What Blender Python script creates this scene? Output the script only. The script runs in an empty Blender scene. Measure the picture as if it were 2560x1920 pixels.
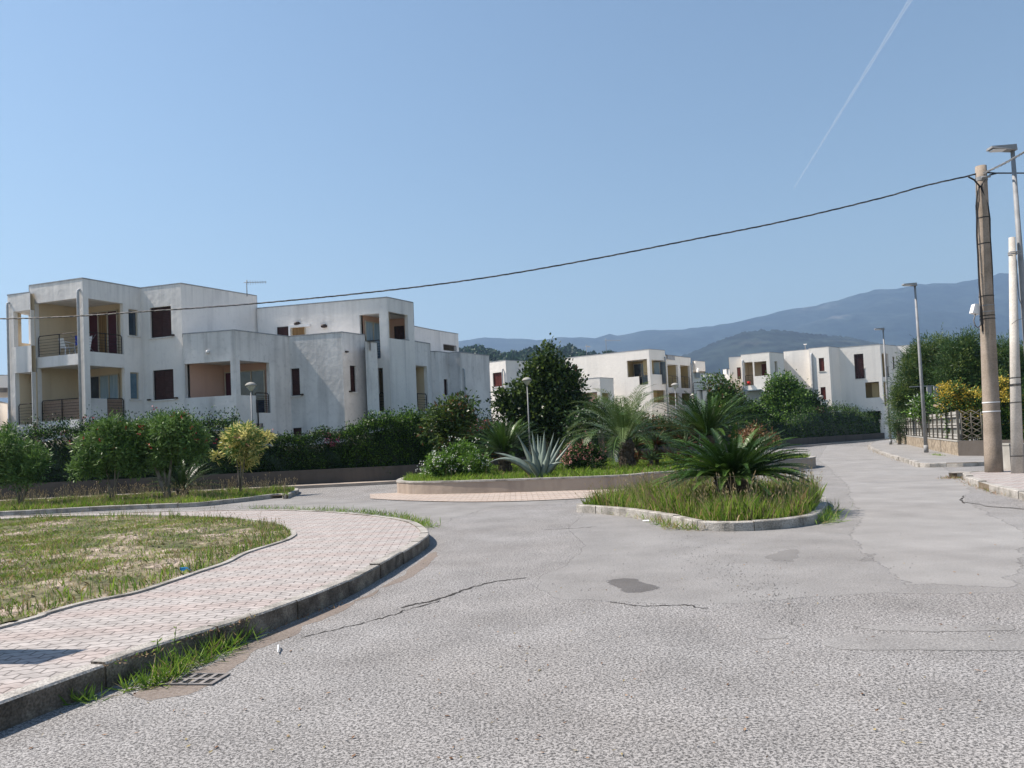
import bpy, math, random
import numpy as np
from mathutils import Vector, geometry
random.seed(7); rng = np.random.default_rng(7)
D = bpy.data; S = bpy.context.scene; COL = S.collection
R = math.radians
# ------------------------------------------------------------------ camera
FPX, CX, CY, CH = 1925., 1280., 1035., 1.5
ROLL = R(2.6); PIT = math.atan(70/FPX)
RX = Vector((math.cos(ROLL), math.sin(ROLL)*math.sin(PIT), -math.sin(ROLL)*math.cos(PIT)))
UX = Vector((math.sin(ROLL), -math.cos(ROLL)*math.sin(PIT), math.cos(ROLL)*math.cos(PIT)))
FX = Vector((0, math.cos(PIT), math.sin(PIT)))
def ray(p): return (float(p[0]-CX)/FPX)*RX - (float(p[1]-CY)/FPX)*UX + FX
def P(p, z=0.):                       # where a sight line meets the level z
    d = ray(p); t = (z-CH)/d.z; return Vector((d.x*t, d.y*t))
def PY(p, Y):                         # where it meets the depth Y
    d = ray(p); t = Y/d.y; return Vector((d.x*t, Y, CH+d.z*t))
cam = D.objects.new('camera', D.cameras.new('camera')); COL.objects.link(cam); S.camera = cam
from mathutils import Matrix
cam.matrix_world = Matrix(((RX.x, UX.x, -FX.x, 0), (RX.y, UX.y, -FX.y, 0), (RX.z, UX.z, -FX.z, CH), (0, 0, 0, 1)))
cam.data.sensor_width = 36; cam.data.lens = FPX/2560*36; cam.data.shift_y = (CY-960)/2560.
cam.data.clip_end = 40000; cam.data.clip_start = .05
# zoom windows the measurements were read in
def Z(ox, oy, s): return lambda x, y: (ox+x*s, oy+y*s)
c1 = Z(0, 660, .2984); c2 = Z(520, 700, .27125); c3 = Z(1000, 760, .28926); c4 = Z(1480, 820, .27125)
c6 = Z(2060, 780, .30138); c5 = Z(2040, 340, .31344); c7 = Z(0, 1020, .34358); c9 = Z(1380, 1040, .33454); cb = Z(0, 1240, .49729)
d3 = Z(0, 680, .25316); d4 = Z(340, 680, .25316); d6 = Z(880, 720, .2049); d7 = Z(1380, 840, .20796); d8 = Z(1800, 820, .22604)
r1 = Z(1000, 1240, .70524); fu = Z(0, 0, 1.15732)
# ------------------------------------------------------------------ tagging
def tag(o, label=None, cat=None, group=None, kind=None):
    if label: o['label'] = label
    if cat: o['category'] = cat
    if group: o['group'] = group
    if kind: o['kind'] = kind
    return o
def empty(name, loc=(0, 0, 0), label=None, cat=None, group=None):
    o = D.objects.new(name, None); COL.objects.link(o); o.location = loc; o.empty_display_size = .2
    return tag(o, label, cat, group)
def link(name, me, parent=None):
    o = D.objects.new(name, me); COL.objects.link(o)
    if parent is not None:
        o.parent = parent
        w = Vector(parent.location); q = parent.parent
        while q is not None: w += Vector(q.location); q = q.parent
        for v in me.vertices: v.co -= w
    return o
def copy_tree(o, parent=None):
    c = o.copy(); COL.objects.link(c); c.parent = parent
    for ch in list(o.children): copy_tree(ch, c)
    return c
# ------------------------------------------------------------------ materials
def mat(name, cols, scale=3., rough=.8, bump=0., bscale=None, detail=6, stretch=None, spec=.3, fine=None, metal=0., pos=None, dist=0.):
    m = D.materials.new(name); m.use_nodes = True; nt = m.node_tree; N = nt.nodes; L = nt.links
    b = N['Principled BSDF']; b.inputs['Roughness'].default_value = rough; b.inputs['Metallic'].default_value = metal
    b.inputs['Specular IOR Level'].default_value = spec
    tc = N.new('ShaderNodeTexCoord'); src = tc.outputs['Object']
    if stretch:
        mp = N.new('ShaderNodeMapping'); mp.inputs['Scale'].default_value = stretch; L.new(src, mp.inputs[0]); src = mp.outputs[0]
    no = N.new('ShaderNodeTexNoise'); no.inputs['Scale'].default_value = scale; no.inputs['Detail'].default_value = detail
    no.inputs['Distortion'].default_value = dist
    L.new(src, no.inputs['Vector'])
    cr = N.new('ShaderNodeValToRGB'); L.new(no.outputs['Fac'], cr.inputs[0])
    k = len(cols); e = cr.color_ramp.elements
    while len(e) < k: e.new(.5)
    for i, c in enumerate(cols):
        e[i].position = pos[i] if pos else .3+.4*i/max(1, k-1); e[i].color = (*c, 1)
    out = cr.outputs[0]
    if fine:                                  # (scale, amount)
        n2 = N.new('ShaderNodeTexNoise'); n2.inputs['Scale'].default_value = fine[0]; n2.inputs['Detail'].default_value = 3
        L.new(src, n2.inputs['Vector'])
        r2 = N.new('ShaderNodeMapRange'); r2.inputs[1].default_value = .35; r2.inputs[2].default_value = .65
        r2.inputs[3].default_value = 1-fine[1]; r2.inputs[4].default_value = 1+fine[1]; L.new(n2.outputs['Fac'], r2.inputs[0])
        vm = N.new('ShaderNodeVectorMath'); vm.operation = 'SCALE'; L.new(out, vm.inputs[0]); L.new(r2.outputs[0], vm.inputs['Scale']); out = vm.outputs[0]
    L.new(out, b.inputs['Base Color'])
    if bump:
        n3 = N.new('ShaderNodeTexNoise'); n3.inputs['Scale'].default_value = bscale or scale*6; n3.inputs['Detail'].default_value = 5
        L.new(src, n3.inputs['Vector']); bp = N.new('ShaderNodeBump'); bp.inputs['Strength'].default_value = min(1, bump); bp.inputs['Distance'].default_value = .02
        L.new(n3.outputs['Fac'], bp.inputs['Height']); L.new(bp.outputs[0], b.inputs['Normal'])
    return m
def leafmat(name, c, c2=None, trans=.3, rough=.5, scale=1.5):
    m = D.materials.new(name); m.use_nodes = True; nt = m.node_tree; N = nt.nodes; L = nt.links
    b = N['Principled BSDF']; b.inputs['Roughness'].default_value = rough; b.inputs['Specular IOR Level'].default_value = .35
    tc = N.new('ShaderNodeTexCoord'); no = N.new('ShaderNodeTexNoise'); no.inputs['Scale'].default_value = scale; no.inputs['Detail'].default_value = 8
    L.new(tc.outputs['Object'], no.inputs['Vector'])
    cr = N.new('ShaderNodeValToRGB'); L.new(no.outputs['Fac'], cr.inputs[0])
    cr.color_ramp.elements[0].position = .35; cr.color_ramp.elements[1].position = .65
    cr.color_ramp.elements[0].color = (*c, 1); cr.color_ramp.elements[1].color = (*(c2 or [x*1.5 for x in c]), 1)
    L.new(cr.outputs[0], b.inputs['Base Color'])
    t = N.new('ShaderNodeBsdfTranslucent'); L.new(cr.outputs[0], t.inputs[0])
    mx = N.new('ShaderNodeMixShader'); mx.inputs[0].default_value = trans
    L.new(b.outputs[0], mx.inputs[1]); L.new(t.outputs[0], mx.inputs[2]); L.new(mx.outputs[0], N['Material Output'].inputs[0])
    return m
def plaster(name, base, dark, warm=None, grime=.5, ztop=None):
    """white render with soft blotches, rain streaks and a rough surface"""
    m = D.materials.new(name); m.use_nodes = True; nt = m.node_tree; N = nt.nodes; L = nt.links
    b = N['Principled BSDF']; b.inputs['Roughness'].default_value = .9; b.inputs['Specular IOR Level'].default_value = .15
    tc = N.new('ShaderNodeTexCoord')
    def noise(sc, st=None, det=5):
        n = N.new('ShaderNodeTexNoise'); n.inputs['Scale'].default_value = sc; n.inputs['Detail'].default_value = det
        if st:
            mp = N.new('ShaderNodeMapping'); mp.inputs['Scale'].default_value = st; L.new(tc.outputs['Object'], mp.inputs[0]); L.new(mp.outputs[0], n.inputs['Vector'])
        else: L.new(tc.outputs['Object'], n.inputs['Vector'])
        return n.outputs['Fac']
    def rng_(src, a, bb, lo, hi):
        r_ = N.new('ShaderNodeMapRange'); L.new(src, r_.inputs[0])
        for i, v in enumerate((a, bb, lo, hi)): r_.inputs[i+1].default_value = v
        return r_.outputs[0]
    def mix(f, a, c):
        x = N.new('ShaderNodeMix'); x.data_type = 'RGBA'; L.new(f, x.inputs[0])
        if isinstance(a, tuple): x.inputs[6].default_value = (*a, 1)
        else: L.new(a, x.inputs[6])
        x.inputs[7].default_value = (*c, 1); return x.outputs[2]
    col = mix(rng_(noise(.45), .4, .7, 0, .55*grime), base, dark)
    col = mix(rng_(noise(1.2, (1.6, 1.6, .12)), .52, .72, 0, .8*grime), col, dark)
    col = mix(rng_(noise(5.), .55, .75, 0, .35*grime), col, dark)
    if ztop:
        sx = N.new('ShaderNodeSeparateXYZ'); L.new(tc.outputs['Object'], sx.inputs[0]); up_ = rng_(sx.outputs[2], ztop-1.7, ztop-.05, 0, 1)
        mm = N.new('ShaderNodeMath'); mm.operation = 'MULTIPLY'; L.new(up_, mm.inputs[0]); L.new(rng_(noise(2.6, (2.2, 2.2, .1), 7), .46, .68, 0, .34), mm.inputs[1]); col = mix(mm.outputs[0], col, dark)
    if warm: col = mix(rng_(noise(.3), .45, .6, 0, .5), col, warm)
    L.new(col, b.inputs['Base Color'])
    bp = N.new('ShaderNodeBump'); bp.inputs['Strength'].default_value = .5; bp.inputs['Distance'].default_value = .03
    L.new(noise(4., None, 8), bp.inputs['Height']); L.new(bp.outputs[0], b.inputs['Normal'])
    return m
M = {}
M['wall'] = plaster('plaster_white', (.80, .77, .735), (.38, .37, .37), grime=.45, ztop=9.8)
M['wallold'] = plaster('plaster_weathered', (.76, .735, .71), (.25, .245, .245), grime=.7, ztop=7.2)
M['wall2'] = plaster('plaster_bright', (.80, .76, .70), (.55, .53, .5), grime=.4)
M['cream'] = plaster('plaster_cream', (.66, .54, .38), (.45, .37, .27), grime=.4)
M['ochre'] = plaster('plaster_ochre', (.42, .33, .18), (.3, .24, .14), grime=.4)
M['pink'] = plaster('plaster_pink', (.56, .36, .28), (.4, .27, .22), grime=.4)
M['coping'] = mat('coping_stone', [(.25, .27, .3), (.4, .4, .4)], 4)
M['shutter'] = mat('brown_shutter', [(.035, .012, .012), (.06, .022, .02)], 5, rough=.5)
M['shutr'] = mat('red_brown_shutter', [(.10, .022, .016), (.14, .035, .025)], 5, rough=.5)
M['glass'] = mat('dark_glass', [(.02, .03, .045), (.05, .07, .09)], 2, rough=.08, spec=.8)
M['curtain'] = mat('grey_curtain', [(.22, .30, .36), (.4, .48, .52)], 3, stretch=(6, 6, .2), rough=.7)
M['curtan'] = mat('tan_curtain', [(.13, .075, .03), (.26, .16, .07)], 3, stretch=(8, 8, .2), rough=.8)
M['maroon'] = mat('maroon_panel', [(.06, .014, .025), (.08, .02, .03)], 3, rough=.6)
M['alu'] = mat('window_frame_beige', [(.4, .35, .27), (.5, .45, .36)], 5, rough=.5)
M['iron'] = mat('dark_iron', [(.02, .014, .013), (.045, .03, .026)], 8, rough=.6)
M['blind'] = mat('blue_grey_louvre', [(.10, .17, .23), (.16, .24, .3)], 4, rough=.5)
M['reed'] = mat('reed_screen', [(.20, .13, .09), (.34, .25, .19)], 6, stretch=(20, 20, 1), rough=.9)
M['pipe'] = mat('drainpipe_grey', [(.34, .36, .38), (.46, .47, .48)], 5, rough=.5)
M['white'] = mat('white_plastic', [(.7, .7, .7), (.8, .8, .8)], 4, rough=.4)
M['blue'] = mat('blue_cloth', [(.03, .05, .30), (.05, .08, .4)], 6, rough=.8)
M['concrete'] = mat('pole_concrete', [(.22, .18, .14), (.33, .275, .225)], 2.5, rough=.85, bump=.4, bscale=60, fine=(30, .12))
M['palecon'] = mat('pole_pale_concrete', [(.42, .39, .35), (.56, .53, .48)], 2.5, rough=.85, bump=.3, bscale=60, fine=(30, .1))
M['galv'] = mat('galvanised_steel', [(.20, .205, .21), (.29, .295, .30)], 6, rough=.6)
M['cable'] = mat('black_cable', [(.012, .012, .014), (.03, .03, .03)], 8, rough=.5)
M['cabg'] = mat('grey_cable', [(.08, .08, .085), (.2, .2, .2)], 14, rough=.5)
M['kerb'] = mat('kerb_concrete', [(.16, .15, .13), (.33, .31, .28), (.42, .4, .37)], 3, rough=.9, bump=.6, bscale=40, fine=(60, .3))
M['kerbdark'] = mat('kerb_shaded_concrete', [(.06, .05, .04), (.15, .125, .10), (.24, .21, .17)], 5, rough=.9, bump=.7, bscale=40, fine=(70, .35))  # darker copy for the kerb's side faces, their shade put into the colour
M['rwall'] = plaster('roundabout_wall_render', (.40, .33, .27), (.22, .18, .155), grime=.8)
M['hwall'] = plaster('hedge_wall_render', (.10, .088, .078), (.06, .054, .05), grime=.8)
M['stone'] = mat('stone_cladding', [(.12, .10, .08), (.27, .22, .16), (.42, .36, .28)], 5, rough=.9, bump=1, bscale=14, fine=(30, .3))
M['soil'] = mat('soil', [(.10, .075, .05), (.2, .16, .11)], 6, rough=1, bump=1, bscale=20)
M['lot'] = mat('dry_lot_soil', [(.085, .095, .04), (.18, .155, .095), (.32, .26, .21)], 1.3, rough=1, bump=1, bscale=9, fine=(14, .5), pos=[.38, .52, .64], detail=9)
M['slat'] = mat('fence_slat_concrete', [(.28, .27, .245), (.40, .39, .36)], 3, rough=.9)
M['postd'] = mat('fence_post_dark', [(.07, .062, .05), (.13, .12, .10)], 5)
M['mesh'] = mat('fence_back_sheet', [(.16, .165, .15), (.24, .24, .22)], 3, rough=.9)
M['bark'] = mat('grey_bark', [(.10, .085, .065), (.26, .23, .19)], 9, rough=.95, bump=1, bscale=30, stretch=(1, 1, .3))
M['palmbark'] = mat('palm_trunk_bark', [(.035, .028, .022), (.15, .12, .09)], 12, rough=1, bump=1, bscale=25)
M['tile'] = mat('terracotta', [(.20, .14, .10), (.28, .21, .16)], 5, rough=.9)
M['debris'] = mat('dry_litter', [(.18, .10, .055), (.36, .24, .15)], 8, rough=1)
# foliage
M['g_ole'] = leafmat('oleander_leaf', (.065, .135, .024), (.135, .23, .05), trans=.25)
M['g_ole2'] = leafmat('oleander_leaf_pale', (.11, .20, .05), (.18, .28, .085), trans=.22)
M['g_dark'] = leafmat('hedge_leaf_dark', (.008, .022, .006), (.02, .045, .011), trans=.12)
M['g_mid'] = leafmat('hedge_leaf', (.022, .06, .011), (.045, .105, .018), trans=.2)
M['g_br'] = leafmat('leaf_bright', (.09, .19, .025), (.16, .28, .04), trans=.4)
M['g_fig'] = leafmat('broad_leaf_dark', (.022, .045, .013), (.05, .09, .022), rough=.35)
M['g_fig2'] = leafmat('broad_leaf_olive', (.075, .12, .025), (.12, .17, .04), rough=.35)
M['g_cyc'] = leafmat('cycad_leaf', (.016, .042, .010), (.04, .09, .018), trans=.08, rough=.38)
M['g_cyc2'] = leafmat('cycad_leaf_lit', (.05, .11, .018), (.09, .165, .028), trans=.12, rough=.38)
M['g_palm'] = leafmat('palm_leaf', (.035, .075, .015), (.085, .15, .03), trans=.12, rough=.4)
M['g_palm2'] = leafmat('palm_leaf_grey', (.12, .18, .06), (.22, .29, .12), trans=.2, rough=.4)
M['g_yel'] = leafmat('variegated_leaf', (.48, .45, .13), (.72, .66, .28), trans=.35)
M['g_tam'] = leafmat('tamarisk_leaf', (.034, .075, .024), (.07, .13, .04), trans=.25)
M['g_tam2'] = leafmat('tamarisk_leaf_yellowed', (.10, .15, .03), (.16, .21, .05), trans=.3)
M['g_agave'] = mat('agave_leaf', [(.10, .14, .115), (.20, .245, .215)], 5, rough=.55, stretch=(1, 1, .3))
M['g_brown'] = leafmat('brown_leaf', (.12, .055, .02), (.24, .12, .05))
M['f_red'] = leafmat('red_petal', (.30, .012, .025), (.48, .03, .06), trans=.3)
M['f_mag'] = leafmat('magenta_petal', (.5, .02, .15), (.6, .05, .22), trans=.3)
M['f_pink'] = leafmat('salmon_petal', (.50, .19, .17), (.62, .3, .27), trans=.3)
M['f_white'] = leafmat('white_petal', (.6, .62, .52), (.75, .76, .7), trans=.3)
M['f_yel'] = leafmat('yellow_petal', (.42, .29, .03), (.55, .42, .06), trans=.3)
M['gr_a'] = leafmat('grass_green', (.15, .26, .025), (.27, .39, .055), trans=.4, scale=.8)
M['gr_b'] = leafmat('grass_deep', (.06, .13, .018), (.12, .22, .03), trans=.4, scale=.8)
M['gr_d'] = leafmat('grass_dry', (.26, .20, .08), (.42, .34, .17), trans=.3, scale=.8)
M['gr_s'] = leafmat('grass_seed', (.30, .23, .12), (.46, .37, .22), trans=.3, scale=2)
# asphalt
def asphalt(name, lo, hi, tint, sc, contrast):
    m = D.materials.new(name); m.use_nodes = True; nt = m.node_tree; N = nt.nodes; L = nt.links
    b = N['Principled BSDF']; b.inputs['Roughness'].default_value = .88; b.inputs['Specular IOR Level'].default_value = .25
    tc = N.new('ShaderNodeTexCoord')
    n1 = N.new('ShaderNodeTexNoise'); n1.inputs['Scale'].default_value = sc; n1.inputs['Detail'].default_value = 2; n1.inputs['Distortion'].default_value = .6
    L.new(tc.outputs['Object'], n1.inputs['Vector'])
    n5 = N.new('ShaderNodeTexNoise'); n5.inputs['Scale'].default_value = sc*2.3; n5.inputs['Detail'].default_value = 1; L.new(tc.outputs['Object'], n5.inputs['Vector'])
    m5 = N.new('ShaderNodeMix'); m5.inputs[0].default_value = .38; L.new(n1.outputs['Fac'], m5.inputs[2]); L.new(n5.outputs['Fac'], m5.inputs[3])
    cr = N.new('ShaderNodeValToRGB'); L.new(m5.outputs[0], cr.inputs[0])
    e = cr.color_ramp.elements; contrast *= .8; e[0].position = .5-contrast; e[1].position = .5+contrast; e[0].color = (*lo, 1); e[1].color = (*hi, 1)
    n2 = N.new('ShaderNodeTexNoise'); n2.inputs['Scale'].default_value = .35; n2.inputs['Detail'].default_value = 8; n2.inputs['Roughness'].default_value = .65; L.new(tc.outputs['Object'], n2.inputs['Vector'])
    mr = N.new('ShaderNodeMapRange'); L.new(n2.outputs['Fac'], mr.inputs[0])
    for i, v in enumerate((.35, .68, 0., .75)): mr.inputs[i+1].default_value = v
    mx = N.new('ShaderNodeMix'); mx.data_type = 'RGBA'; mx.blend_type = 'MULTIPLY'; L.new(mr.outputs[0], mx.inputs[0]); L.new(cr.outputs[0], mx.inputs[6]); mx.inputs[7].default_value = (*tint, 1)
    n4 = N.new('ShaderNodeTexNoise'); n4.inputs['Scale'].default_value = 1.3; n4.inputs['Detail'].default_value = 6; L.new(tc.outputs['Object'], n4.inputs['Vector'])
    m4 = N.new('ShaderNodeMapRange'); L.new(n4.outputs['Fac'], m4.inputs[0])
    for i, v in enumerate((.3, .7, .86, 1.12)): m4.inputs[i+1].default_value = v
    vm = N.new('ShaderNodeVectorMath'); vm.operation = 'SCALE'; L.new(mx.outputs[2], vm.inputs[0]); L.new(m4.outputs[0], vm.inputs['Scale'])
    L.new(vm.outputs[0], b.inputs['Base Color'])
    bp = N.new('ShaderNodeBump'); bp.inputs['Strength'].default_value = .5; bp.inputs['Distance'].default_value = .008
    L.new(n1.outputs['Fac'], bp.inputs['Height']); L.new(bp.outputs[0], b.inputs['Normal'])
    return m
M['asph'] = asphalt('asphalt_coarse', (.08, .078, .077), (.375, .365, .355), (.84, .81, .78), 62, .10)
M['asph2'] = asphalt('asphalt_smooth', (.215, .21, .203), (.31, .302, .29), (.84, .82, .81), 60, .2)
M['asph3'] = asphalt('asphalt_fine_grey', (.16, .156, .152), (.31, .302, .292), (.84, .82, .8), 70, .12)
M['asphd'] = asphalt('asphalt_dark_stain', (.10, .097, .095), (.19, .18, .178), (.8, .78, .76), 60, .15)
M['sand'] = asphalt('sandy_dust', (.30, .25, .21), (.46, .41, .36), (.85, .8, .76), 40, .2)
M['sand2'] = asphalt('brown_dust', (.17, .14, .12), (.32, .275, .24), (.85, .8, .76), 40, .2)
M['crack'] = mat('crack_shadow', [(.015, .014, .013), (.05, .045, .04)], 10, rough=1)
def pavers(name, ang, ca, cbb, cm, w=.22, h=.1):
    m = D.materials.new(name); m.use_nodes = True; nt = m.node_tree; N = nt.nodes; L = nt.links
    b = N['Principled BSDF']; b.inputs['Roughness'].default_value = .85; b.inputs['Specular IOR Level'].default_value = .2
    tc = N.new('ShaderNodeTexCoord'); mp = N.new('ShaderNodeMapping'); mp.inputs['Rotation'].default_value = (0, 0, ang); L.new(tc.outputs['Object'], mp.inputs[0])
    sx = N.new('ShaderNodeSeparateXYZ'); L.new(mp.outputs[0], sx.inputs[0])
    ma = N.new('ShaderNodeMath'); ma.operation = 'MULTIPLY'; ma.inputs[1].default_value = 2*math.pi/(w/2); L.new(sx.outputs[0], ma.inputs[0])
    mb = N.new('ShaderNodeMath'); mb.operation = 'SINE'; L.new(ma.outputs[0], mb.inputs[0])
    mc = N.new('ShaderNodeMath'); mc.operation = 'MULTIPLY_ADD'; mc.inputs[1].default_value = .014; L.new(mb.outputs[0], mc.inputs[0]); L.new(sx.outputs[1], mc.inputs[2])
    cx = N.new('ShaderNodeCombineXYZ'); L.new(sx.outputs[0], cx.inputs[0]); L.new(mc.outputs[0], cx.inputs[1])
    br = N.new('ShaderNodeTexBrick'); L.new(cx.outputs[0], br.inputs['Vector']); br.inputs['Scale'].default_value = 1
    br.inputs['Brick Width'].default_value = w; br.inputs['Row Height'].default_value = h; br.inputs['Mortar Size'].default_value = .009; br.inputs['Mortar Smooth'].default_value = .3
    br.inputs['Color1'].default_value = (*ca, 1); br.inputs['Color2'].default_value = tuple(x*.9 for x in ca)+(1,); br.inputs['Mortar'].default_value = (*cm, 1)
    # soft pink bands, with dust over them
    no = N.new('ShaderNodeTexNoise'); no.inputs['Scale'].default_value = .8; no.inputs['Detail'].default_value = 7; L.new(mp.outputs[0], no.inputs['Vector'])
    wv = N.new('ShaderNodeTexWave'); wv.bands_direction = 'Y'; wv.inputs['Scale'].default_value = .42; wv.inputs['Distortion'].default_value = .5; L.new(mp.outputs[0], wv.inputs['Vector'])
    mm = N.new('ShaderNodeMath'); mm.operation = 'MULTIPLY'; L.new(no.outputs['Fac'], mm.inputs[0]); L.new(wv.outputs['Fac'], mm.inputs[1])
    mr = N.new('ShaderNodeMapRange'); L.new(mm.outputs[0], mr.inputs[0])
    for i, v in enumerate((.15, .5, 0., .75)): mr.inputs[i+1].default_value = v
    mx = N.new('ShaderNodeMix'); mx.data_type = 'RGBA'; mx.blend_type = 'MULTIPLY'; L.new(mr.outputs[0], mx.inputs[0]); L.new(br.outputs['Color'], mx.inputs[6]); mx.inputs[7].default_value = (*cbb, 1)
    n2 = N.new('ShaderNodeTexNoise'); n2.inputs['Scale'].default_value = 9; n2.inputs['Detail'].default_value = 6; L.new(tc.outputs['Object'], n2.inputs['Vector'])
    m2 = N.new('ShaderNodeMapRange'); L.new(n2.outputs['Fac'], m2.inputs[0])
    for i, v in enumerate((.3, .7, .8, 1.15)): m2.inputs[i+1].default_value = v
    vm = N.new('ShaderNodeVectorMath'); vm.operation = 'SCALE'; L.new(mx.outputs[2], vm.inputs[0]); L.new(m2.outputs[0], vm.inputs['Scale'])
    L.new(vm.outputs[0], b.inputs['Base Color'])
    bp = N.new('ShaderNodeBump'); bp.invert = True; bp.inputs['Strength'].default_value = .6; bp.inputs['Distance'].default_value = .006; L.new(br.outputs['Fac'], bp.inputs['Height']); L.new(bp.outputs[0], b.inputs['Normal'])
    return m
M['paver'] = pavers('interlocking_pavers', R(-4), (.395, .365, .345), (.98, .89, .87), (.17, .155, .145))
M['paver2'] = pavers('apron_setts', R(0), (.44, .38, .33), (.9, .82, .78), (.2, .15, .12), .3, .15)
# ------------------------------------------------------------------ mesh builder
class MB:
    def __init__(s): s.v = []; s.f = []; s.m = []; s.sm = []
    def face(s, pts, mi=0, smooth=False):
        b = len(s.v); s.v += [tuple(p) for p in pts]; s.f.append(tuple(range(b, b+len(pts)))); s.m.append(mi); s.sm.append(smooth)
    def hexa(s, p, mi=0):                  # p: 4 bottom ccw + 4 top
        b = len(s.v); s.v += [tuple(q) for q in p]
        for f in ((3, 2, 1, 0), (4, 5, 6, 7), (0, 1, 5, 4), (1, 2, 6, 5), (2, 3, 7, 6), (3, 0, 4, 7)):
            s.f.append(tuple(b+i for i in f)); s.m.append(mi); s.sm.append(False)
    def box(s, x0, x1, y0, y1, z0, z1, mi=0):
        s.hexa([(x0, y0, z0), (x1, y0, z0), (x1, y1, z0), (x0, y1, z0), (x0, y0, z1), (x1, y0, z1), (x1, y1, z1), (x0, y1, z1)], mi)
    def tube(s, pts, r, n=8, mi=0, caps=True):
        pts = [Vector(p) for p in pts]; rr = r if isinstance(r, (list, tuple)) else [r]*len(pts)
        b = len(s.v); up = Vector((0, 0, 1)); prev = None
        for i, p in enumerate(pts):
            t = (pts[min(i+1, len(pts)-1)]-pts[max(i-1, 0)]).normalized()
            a = prev if prev is not None else (Vector((1, 0, 0)) if abs(t.z) > .9 else up)
            x = t.cross(a); x = x.normalized() if x.length > 1e-6 else Vector((1, 0, 0)); y = x.cross(t)*1.; y.normalize(); prev = y
            for k in range(n):
                an = 2*math.pi*k/n; s.v.append(tuple(p+(x*math.cos(an)+y*math.sin(an))*rr[i]))
        for i in range(len(pts)-1):
            for k in range(n):
                s.f.append((b+i*n+k, b+i*n+(k+1) % n, b+(i+1)*n+(k+1) % n, b+(i+1)*n+k)); s.m.append(mi); s.sm.append(True)
        if caps:
            s.f.append(tuple(b+k for k in range(n))[::-1]); s.m.append(mi); s.sm.append(False)
            s.f.append(tuple(b+(len(pts)-1)*n+k for k in range(n))); s.m.append(mi); s.sm.append(False)
    def lathe(s, prof, c, n=16, mi=0):
        b = len(s.v)
        for (r, z) in prof:
            for k in range(n): a = 2*math.pi*k/n; s.v.append((c[0]+r*math.cos(a), c[1]+r*math.sin(a), c[2]+z))
        for i in range(len(prof)-1):
            for k in range(n): s.f.append((b+i*n+k, b+i*n+(k+1) % n, b+(i+1)*n+(k+1) % n, b+(i+1)*n+k)); s.m.append(mi); s.sm.append(True)
    def poly(s, pts, z, mi=0):             # flat polygon, any outline
        tr = geometry.tessellate_polygon([[Vector((p[0], p[1], 0)) for p in pts]]); b = len(s.v)
        s.v += [(p[0], p[1], z) for p in pts]
        for t in tr:
            a, c, d = [pts[i] for i in t]
            if (c[0]-a[0])*(d[1]-a[1])-(c[1]-a[1])*(d[0]-a[0]) < 0: t = t[::-1]
            s.f.append(tuple(b+i for i in t)); s.m.append(mi); s.sm.append(False)
    def build(s, name, mats, parent=None):
        me = D.meshes.new(name); me.from_pydata(s.v, [], s.f); me.update()
        for x in (mats if isinstance(mats, (list, tuple)) else [mats]): me.materials.append(x)
        me.polygons.foreach_set('material_index', s.m); me.polygons.foreach_set('use_smooth', s.sm)
        return link(name, me, parent)
def quadmesh(name, V, mats, mi, parent=None, n=4):
    """V: (k,n,3) array of separate n-gons"""
    k = len(V); me = D.meshes.new(name); me.vertices.add(k*n); me.vertices.foreach_set('co', V.reshape(-1).astype(np.float32))
    me.loops.add(k*n); me.loops.foreach_set('vertex_index', np.arange(k*n, dtype=np.int32))
    me.polygons.add(k); me.polygons.foreach_set('loop_start', np.arange(0, k*n, n, dtype=np.int32)); 
    for m_ in mats: me.materials.append(m_)
    me.update(calc_edges=True); me.polygons.foreach_set('material_index', np.asarray(mi, dtype=np.int32)); me.validate()
    return link(name, me, parent)
def unit(a): return a/np.maximum(1e-9, np.linalg.norm(a, axis=-1, keepdims=True))
def leafquads(c, out, l, w, rand=1., droop=0.):
    """rhombic leaves at c, pointing roughly along out"""
    k = len(c); d = unit(out+rng.normal(size=(k, 3))*rand); d[:, 2] -= droop; d = unit(d)
    s = unit(np.cross(d, rng.normal(size=(k, 3)))); ll = l*rng.uniform(.7, 1.3, (k, 1)); ww = w*rng.uniform(.7, 1.2, (k, 1))
    return np.stack([c, c+d*ll*.45+s*ww*.5, c+d*ll, c+d*ll*.45-s*ww*.5], 1)
def pick(k, w): return rng.choice(len(w), size=k, p=np.array(w)/sum(w))
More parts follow.
